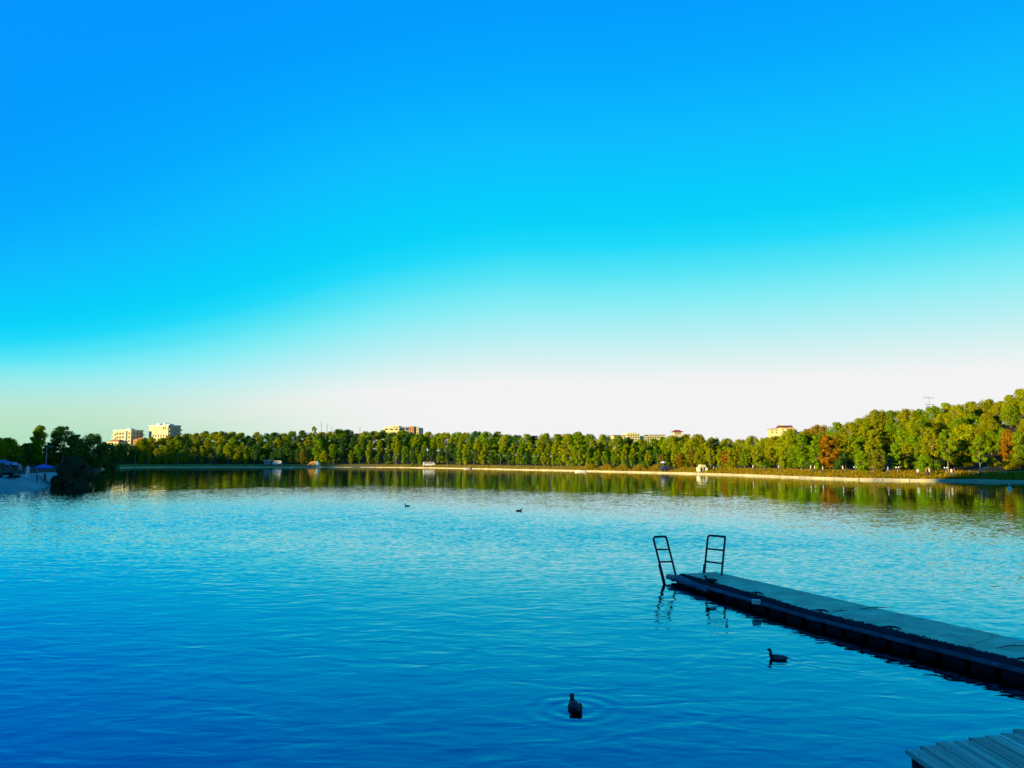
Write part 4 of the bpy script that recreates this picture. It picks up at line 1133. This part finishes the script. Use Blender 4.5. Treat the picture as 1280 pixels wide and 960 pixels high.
# small clutter along the edge: hinge pins, cleats
for t_ in (.62, 1.02, 1.40, 1.95):
    q = lerp_poly(NV_, t_).lerp(lerp_poly(FV_, t_), .04)
    mb = MB(); mb.tube([(q.x - .11, q.y + .04, DZ + .03), (q.x - .04, q.y, DZ + .045), (q.x + .06, q.y - .03, DZ + .045), (q.x + .13, q.y - .09, DZ + .025)], [.012, .02, .02, .012], 6)
    mb.tube([(q.x, q.y, DZ - .02), (q.x, q.y, DZ + .04)], .018, 6); mb.build('cleat', M['edge'], pier, PO)
# weed and dirt caught along the near edge
mb = MB()
for k in range(900):
    t_ = rng.uniform(0, 2.3) ; t_ = t_ if rng.random() < .7 else rng.uniform(0, .8)
    q = lerp_poly(NV_, t_).lerp(lerp_poly(FV_, t_), abs(rng.gauss(0, .024)) - .012); h = rng.uniform(.006, .03); a_ = rng.uniform(0, 6.28); l_ = rng.uniform(.015, .06)
    mb.add([(q.x - l_ * math.cos(a_), q.y - l_ * math.sin(a_), DZ - .002), (q.x + l_ * math.cos(a_), q.y + l_ * math.sin(a_), DZ - .002), (q.x + rng.uniform(-.02, .02), q.y + rng.uniform(-.02, .02), DZ + h), (q.x + .02 * math.sin(a_), q.y - .02 * math.cos(a_), DZ + .004)], [(0, 1, 2), (0, 3, 2), (1, 3, 2)])
o = mb.build('edge_weed', M['edge'], pier, PO); o['kind'] = 'stuff'
mb = MB()
for k in range(70):
    t_ = rng.uniform(0.1, 2.2); q = lerp_poly(NV_, t_).lerp(lerp_poly(FV_, t_), rng.uniform(.15, .95)); r0 = rng.uniform(.006, .02); n = 6
    mb.add([(q.x + r0 * rng.uniform(.6, 1.2) * math.cos(6.283 * i / n), q.y + r0 * rng.uniform(.6, 1.2) * math.sin(6.283 * i / n), DZ + .0085) for i in range(n)], [tuple(range(n))])
o = mb.build('droppings', M['white'], pier, PO); o['kind'] = 'stuff'
# pale float tied to the side
q = on_plane(945, 752, .25)
root = empty('float_block', (q.x, q.y, 0.203), R_(-20), 'small pale box sitting on the side ledge of the pier', 'box')
mb = MB(); mb.box(-.085, .085, -.05, .05, 0, .07, .012); mb.build('body', M['apron2'], root)
mb = MB(); mb.box(-.09, .09, -.056, .056, .071, .088, .008); mb.build('lid', M['apron2'], root)
# bits of weed and twigs on the deck
for (px, py, ln, ang_, lab) in ((1096, 760, .4, .25, 'thin dark twig lying across the middle of the pier deck'), (1268, 808, .35, .3, 'short dark twig on the pier deck at the right edge'), (1050, 764, .25, .5, 'little dark twig near the worn edge of the pier')):
    q = on_plane(px, py, DZ + .01); c_, s_ = math.cos(ang_), math.sin(ang_)
    mb = MB(); mb.tube([(-ln * c_, -ln * s_, 0), (-ln * .3 * c_, -ln * .3 * s_ + .03, .012), (ln * .3 * c_, ln * .3 * s_ - .02, .01), (ln * c_, ln * s_, .002)], [.005, .009, .008, .003], 5)
    mb.tube([(0, 0, .01), (.06, .09, .03), (.1, .16, .02)], [.006, .005, .002], 5)
    o = mb.build('twig', M['darkwood'], None, (q.x, q.y, DZ + .008)); tag(o, lab, 'twig')

# ladders
def ladder(base, d, width, lean, up, label, left_low, tilt_side):
    """base: xy of the left foot, d: direction to the right rail, lean: offset of the top against the foot"""
    root = empty('swim_ladder', (base.x, base.y, 0), 0, label, 'ladder', 'boarding ladders at the end of the pier')
    r_ = .027
    def P(s_, z):   # s_ 0..1 across, z height
        f = (z - DZ) / (up - DZ)
        return Vector((d.x * width * s_ + lean[0] * f, d.y * width * s_ + lean[1] * f, z))
    rt = .07
    pts = [P(0, -.9), P(0, DZ), P(0, up - rt * 1.3)] + [P(rt / width * (1 - math.cos(t_)), up - rt * 1.3 * (1 - math.sin(t_))) for t_ in (.5, 1.0, 1.57)]
    MB().tube(pts, r_, 8).build('rail', M['steel'], root, smooth=True)
    MB().tube([P(1, -.9), P(1, DZ), P(1, up)], r_, 8).build('rail', M['steel'], root, smooth=True)
    MB().tube([P(rt / width, up), P(1, up)], r_, 8).build('top_bar', M['steel'], root, smooth=True)
    for z in (DZ + (up - DZ) * .645, DZ + (up - DZ) * .305, -.06, -.32):
        MB().tube([P(0, z), P(1, z)], r_ * .8, 8).build('rung', M['steel'], root, smooth=True)
    MB().tube([P(0, -.05) + Vector((-.012, -.012, 0)), P(0, DZ + .22) + Vector((-.012, -.012, 0))], .04, 8).build('sleeve', M['steel'], root, smooth=True)
    return root
b1 = on_plane(832.5, 716.5, DZ)
b1.y = 20.55; b1.x = xof(824.9, 20.55)
ladder(b1, Vector((.985, .17)).normalized(), .36, (-.22, .0), 1.22, 'dark steel boarding ladder at the pier tip leaning outwards left', True, 0)
b2 = Vector((xof(877.0, 20.55), 20.55))
ladder(b2, Vector((.62, -.78))  .normalized(), .54, (.12, .0), 1.26, 'dark steel boarding ladder on the far side of the pier, upright', True, 0)

# ------------------------------------------------------------------ wooden jetty
JZ = 0.5
jc = on_plane(1132, 937, JZ)
jetty = empty('wooden_jetty', (jc.x, jc.y, 0), 0, 'weathered plank jetty in the bottom right corner', 'jetty')
edge = (on_plane(1280, 912, JZ) - jc); edge.z = 0
pd = Vector((0.10, -1, 0)).normalized()
W_ = .186
nP = 22
base_me = []
for v_ in range(3):
    mb = MB(); mb.box(0, W_, -1, 0, -.04, 0, .004); base_me.append(mb.mesh('plank', M['wood']))
slope = edge.y / edge.x
for k in range(nP):
    x_ = k * (W_ + .011)
    y_ = slope * (x_ + W_ * .5) + rng.uniform(-.02, .03) + (0.03 if k % 3 == 1 else 0)
    L = jc.y + y_ - 0.95
    o = link('plank', base_me[k % 3], jetty)
    o.location = (x_, y_, JZ + rng.uniform(-.002, .002)); o.scale = (1, L, 1)
    o.rotation_euler = (rng.uniform(-.0006, .0006), rng.uniform(-.003, .003), math.atan2(pd.x, -pd.y) * .35 + rng.uniform(-.001, .001))
    q = rng.uniform(.72, 1.15); o.color = (q, q * rng.uniform(.96, 1.03), q, 1)
LX = nP * (W_ + .011)
for yy in (-.22, -1.7, -3.2, -4.8):
    mb = MB(); mb.add([(0.05, yy, JZ - .19), (LX - .05, yy + slope * LX * .98, JZ - .19), (LX - .05, yy + .09 + slope * LX * .98, JZ - .19), (0.05, yy + .09, JZ - .19), (0.05, yy, JZ - .045), (LX - .05, yy + slope * LX * .98, JZ - .045), (LX - .05, yy + .09 + slope * LX * .98, JZ - .045), (0.05, yy + .09, JZ - .045)],
                      [(3, 2, 1, 0), (4, 5, 6, 7), (0, 1, 5, 4), (1, 2, 6, 5), (2, 3, 7, 6), (3, 0, 4, 7)]); mb.build('joist', M['darkwood'], jetty)
    for xx in (.12, 1.5, 2.9):
        MB().tube([(xx, yy + slope * xx + .16, -1.6), (xx, yy + slope * xx + .16, JZ - .05)], .07, 10).build('post', M['darkwood'], jetty, smooth=True)
nail = MB().lathe([(.001, .004), (.005, .003), (.006, 0)], 6).mesh('nail', M['darkwood'])
for o in [c for c in jetty.children if c.name.startswith('plank')][:10]:
    for yy in (-.17, -1.65):
        for s_ in (.25, .75):
            k_ = link('nail', nail, o, (W_ * s_, yy / o.scale.y, .001)); k_.scale = (1, 1 / o.scale.y, 1)

# ------------------------------------------------------------------ ducks
def duck(px, py, z, rz, label, scale=1.0, swim=True, pale=False, group=None, neck=1.0):
    p = on_plane(px, py, z)
    root = empty('duck', (p.x, p.y, z), rz, label, 'duck', group)
    root.scale = (scale,) * 3
    b0 = -.045 if swim else .07
    # faces +x
    body = MB()
    nz = .085 * neck
    pts = [(-.27, 0, .105), (-.22, 0, .09), (-.14, 0, .07), (-.03, 0, .062), (.07, 0, .07), (.135, 0, .095), (.165, 0, .14), (.17, 0, .14 + nz * .5), (.175, 0, .14 + nz), (.195, 0, .165 + nz), (.23, 0, .16 + nz), (.245, 0, .155 + nz)]
    rad = [(.012, .010), (.045, .028), (.088, .075), (.108, .098), (.098, .095), (.072, .075), (.048, .052), (.036, .038), (.037, .038), (.042, .043), (.026, .028), (.010, .010)]
    body.tube([(a_, b_, c_ + b0) for a_, b_, c_ in pts], rad, 12)
    body.build('body', M['duck'], root, smooth=True)
    bl = MB(); bl.tube([(.235, 0, .157 + nz + b0), (.265, 0, .150 + nz + b0), (.295, 0, .147 + nz + b0)], [(.014, .013), (.015, .008), (.011, .004)], 8); bl.build('bill', M['bill'], root, smooth=True)
    for s_ in (-1, 1):
        wg = MB(); wg.tube([(.07, s_ * .088, .085 + b0), (0, s_ * .104, .088 + b0), (-.10, s_ * .092, .10 + b0), (-.20, s_ * .05, .115 + b0), (-.25, s_ * .03, .122 + b0)], [(.012, .03), (.016, .046), (.016, .042), (.012, .022), (.004, .005)], 8)
        wg.build('wing', M['duckh'] if pale else M['duck'], root, smooth=True)
        if not swim: MB().tube([(.0, s_ * .04, .04), (.01, s_ * .04, .008), (.05, s_ * .045, .006)], [.009, .007, .012], 6).build('leg', M['bill'], root)
    tl = MB(); tl.tube([(-.24, 0, .10 + b0), (-.30, 0, .115 + b0), (-.335, 0, .12 + b0)], [(.035, .012), (.032, .008), (.012, .004)], 8); tl.build('tail', M['duckl'] if pale else M['duck'], root, smooth=True)
    return root
duck(718.5, 886, 0, R_(100), 'nearest black duck swimming away in the foreground, ripples beside it', .78, neck=.5)
duck(972, 824, 0, R_(158), 'duck with pale wing swimming left beside the pier, wake behind', .62, pale=True, neck=1.25)
duck(509, 633, 0, R_(170), 'far small duck on open water, left one of two', .8)
duck(649, 639, 0, R_(10), 'far small duck on open water, right one of two', .8)
q = on_plane(886, 733, DZ)
duck(888, 730.5, DZ + .004, R_(150), 'dark duck resting on the pier edge near its tip', .62, swim=False, neck=.7)
print('trees', tree_count, 'objects', len(bpy.data.objects))
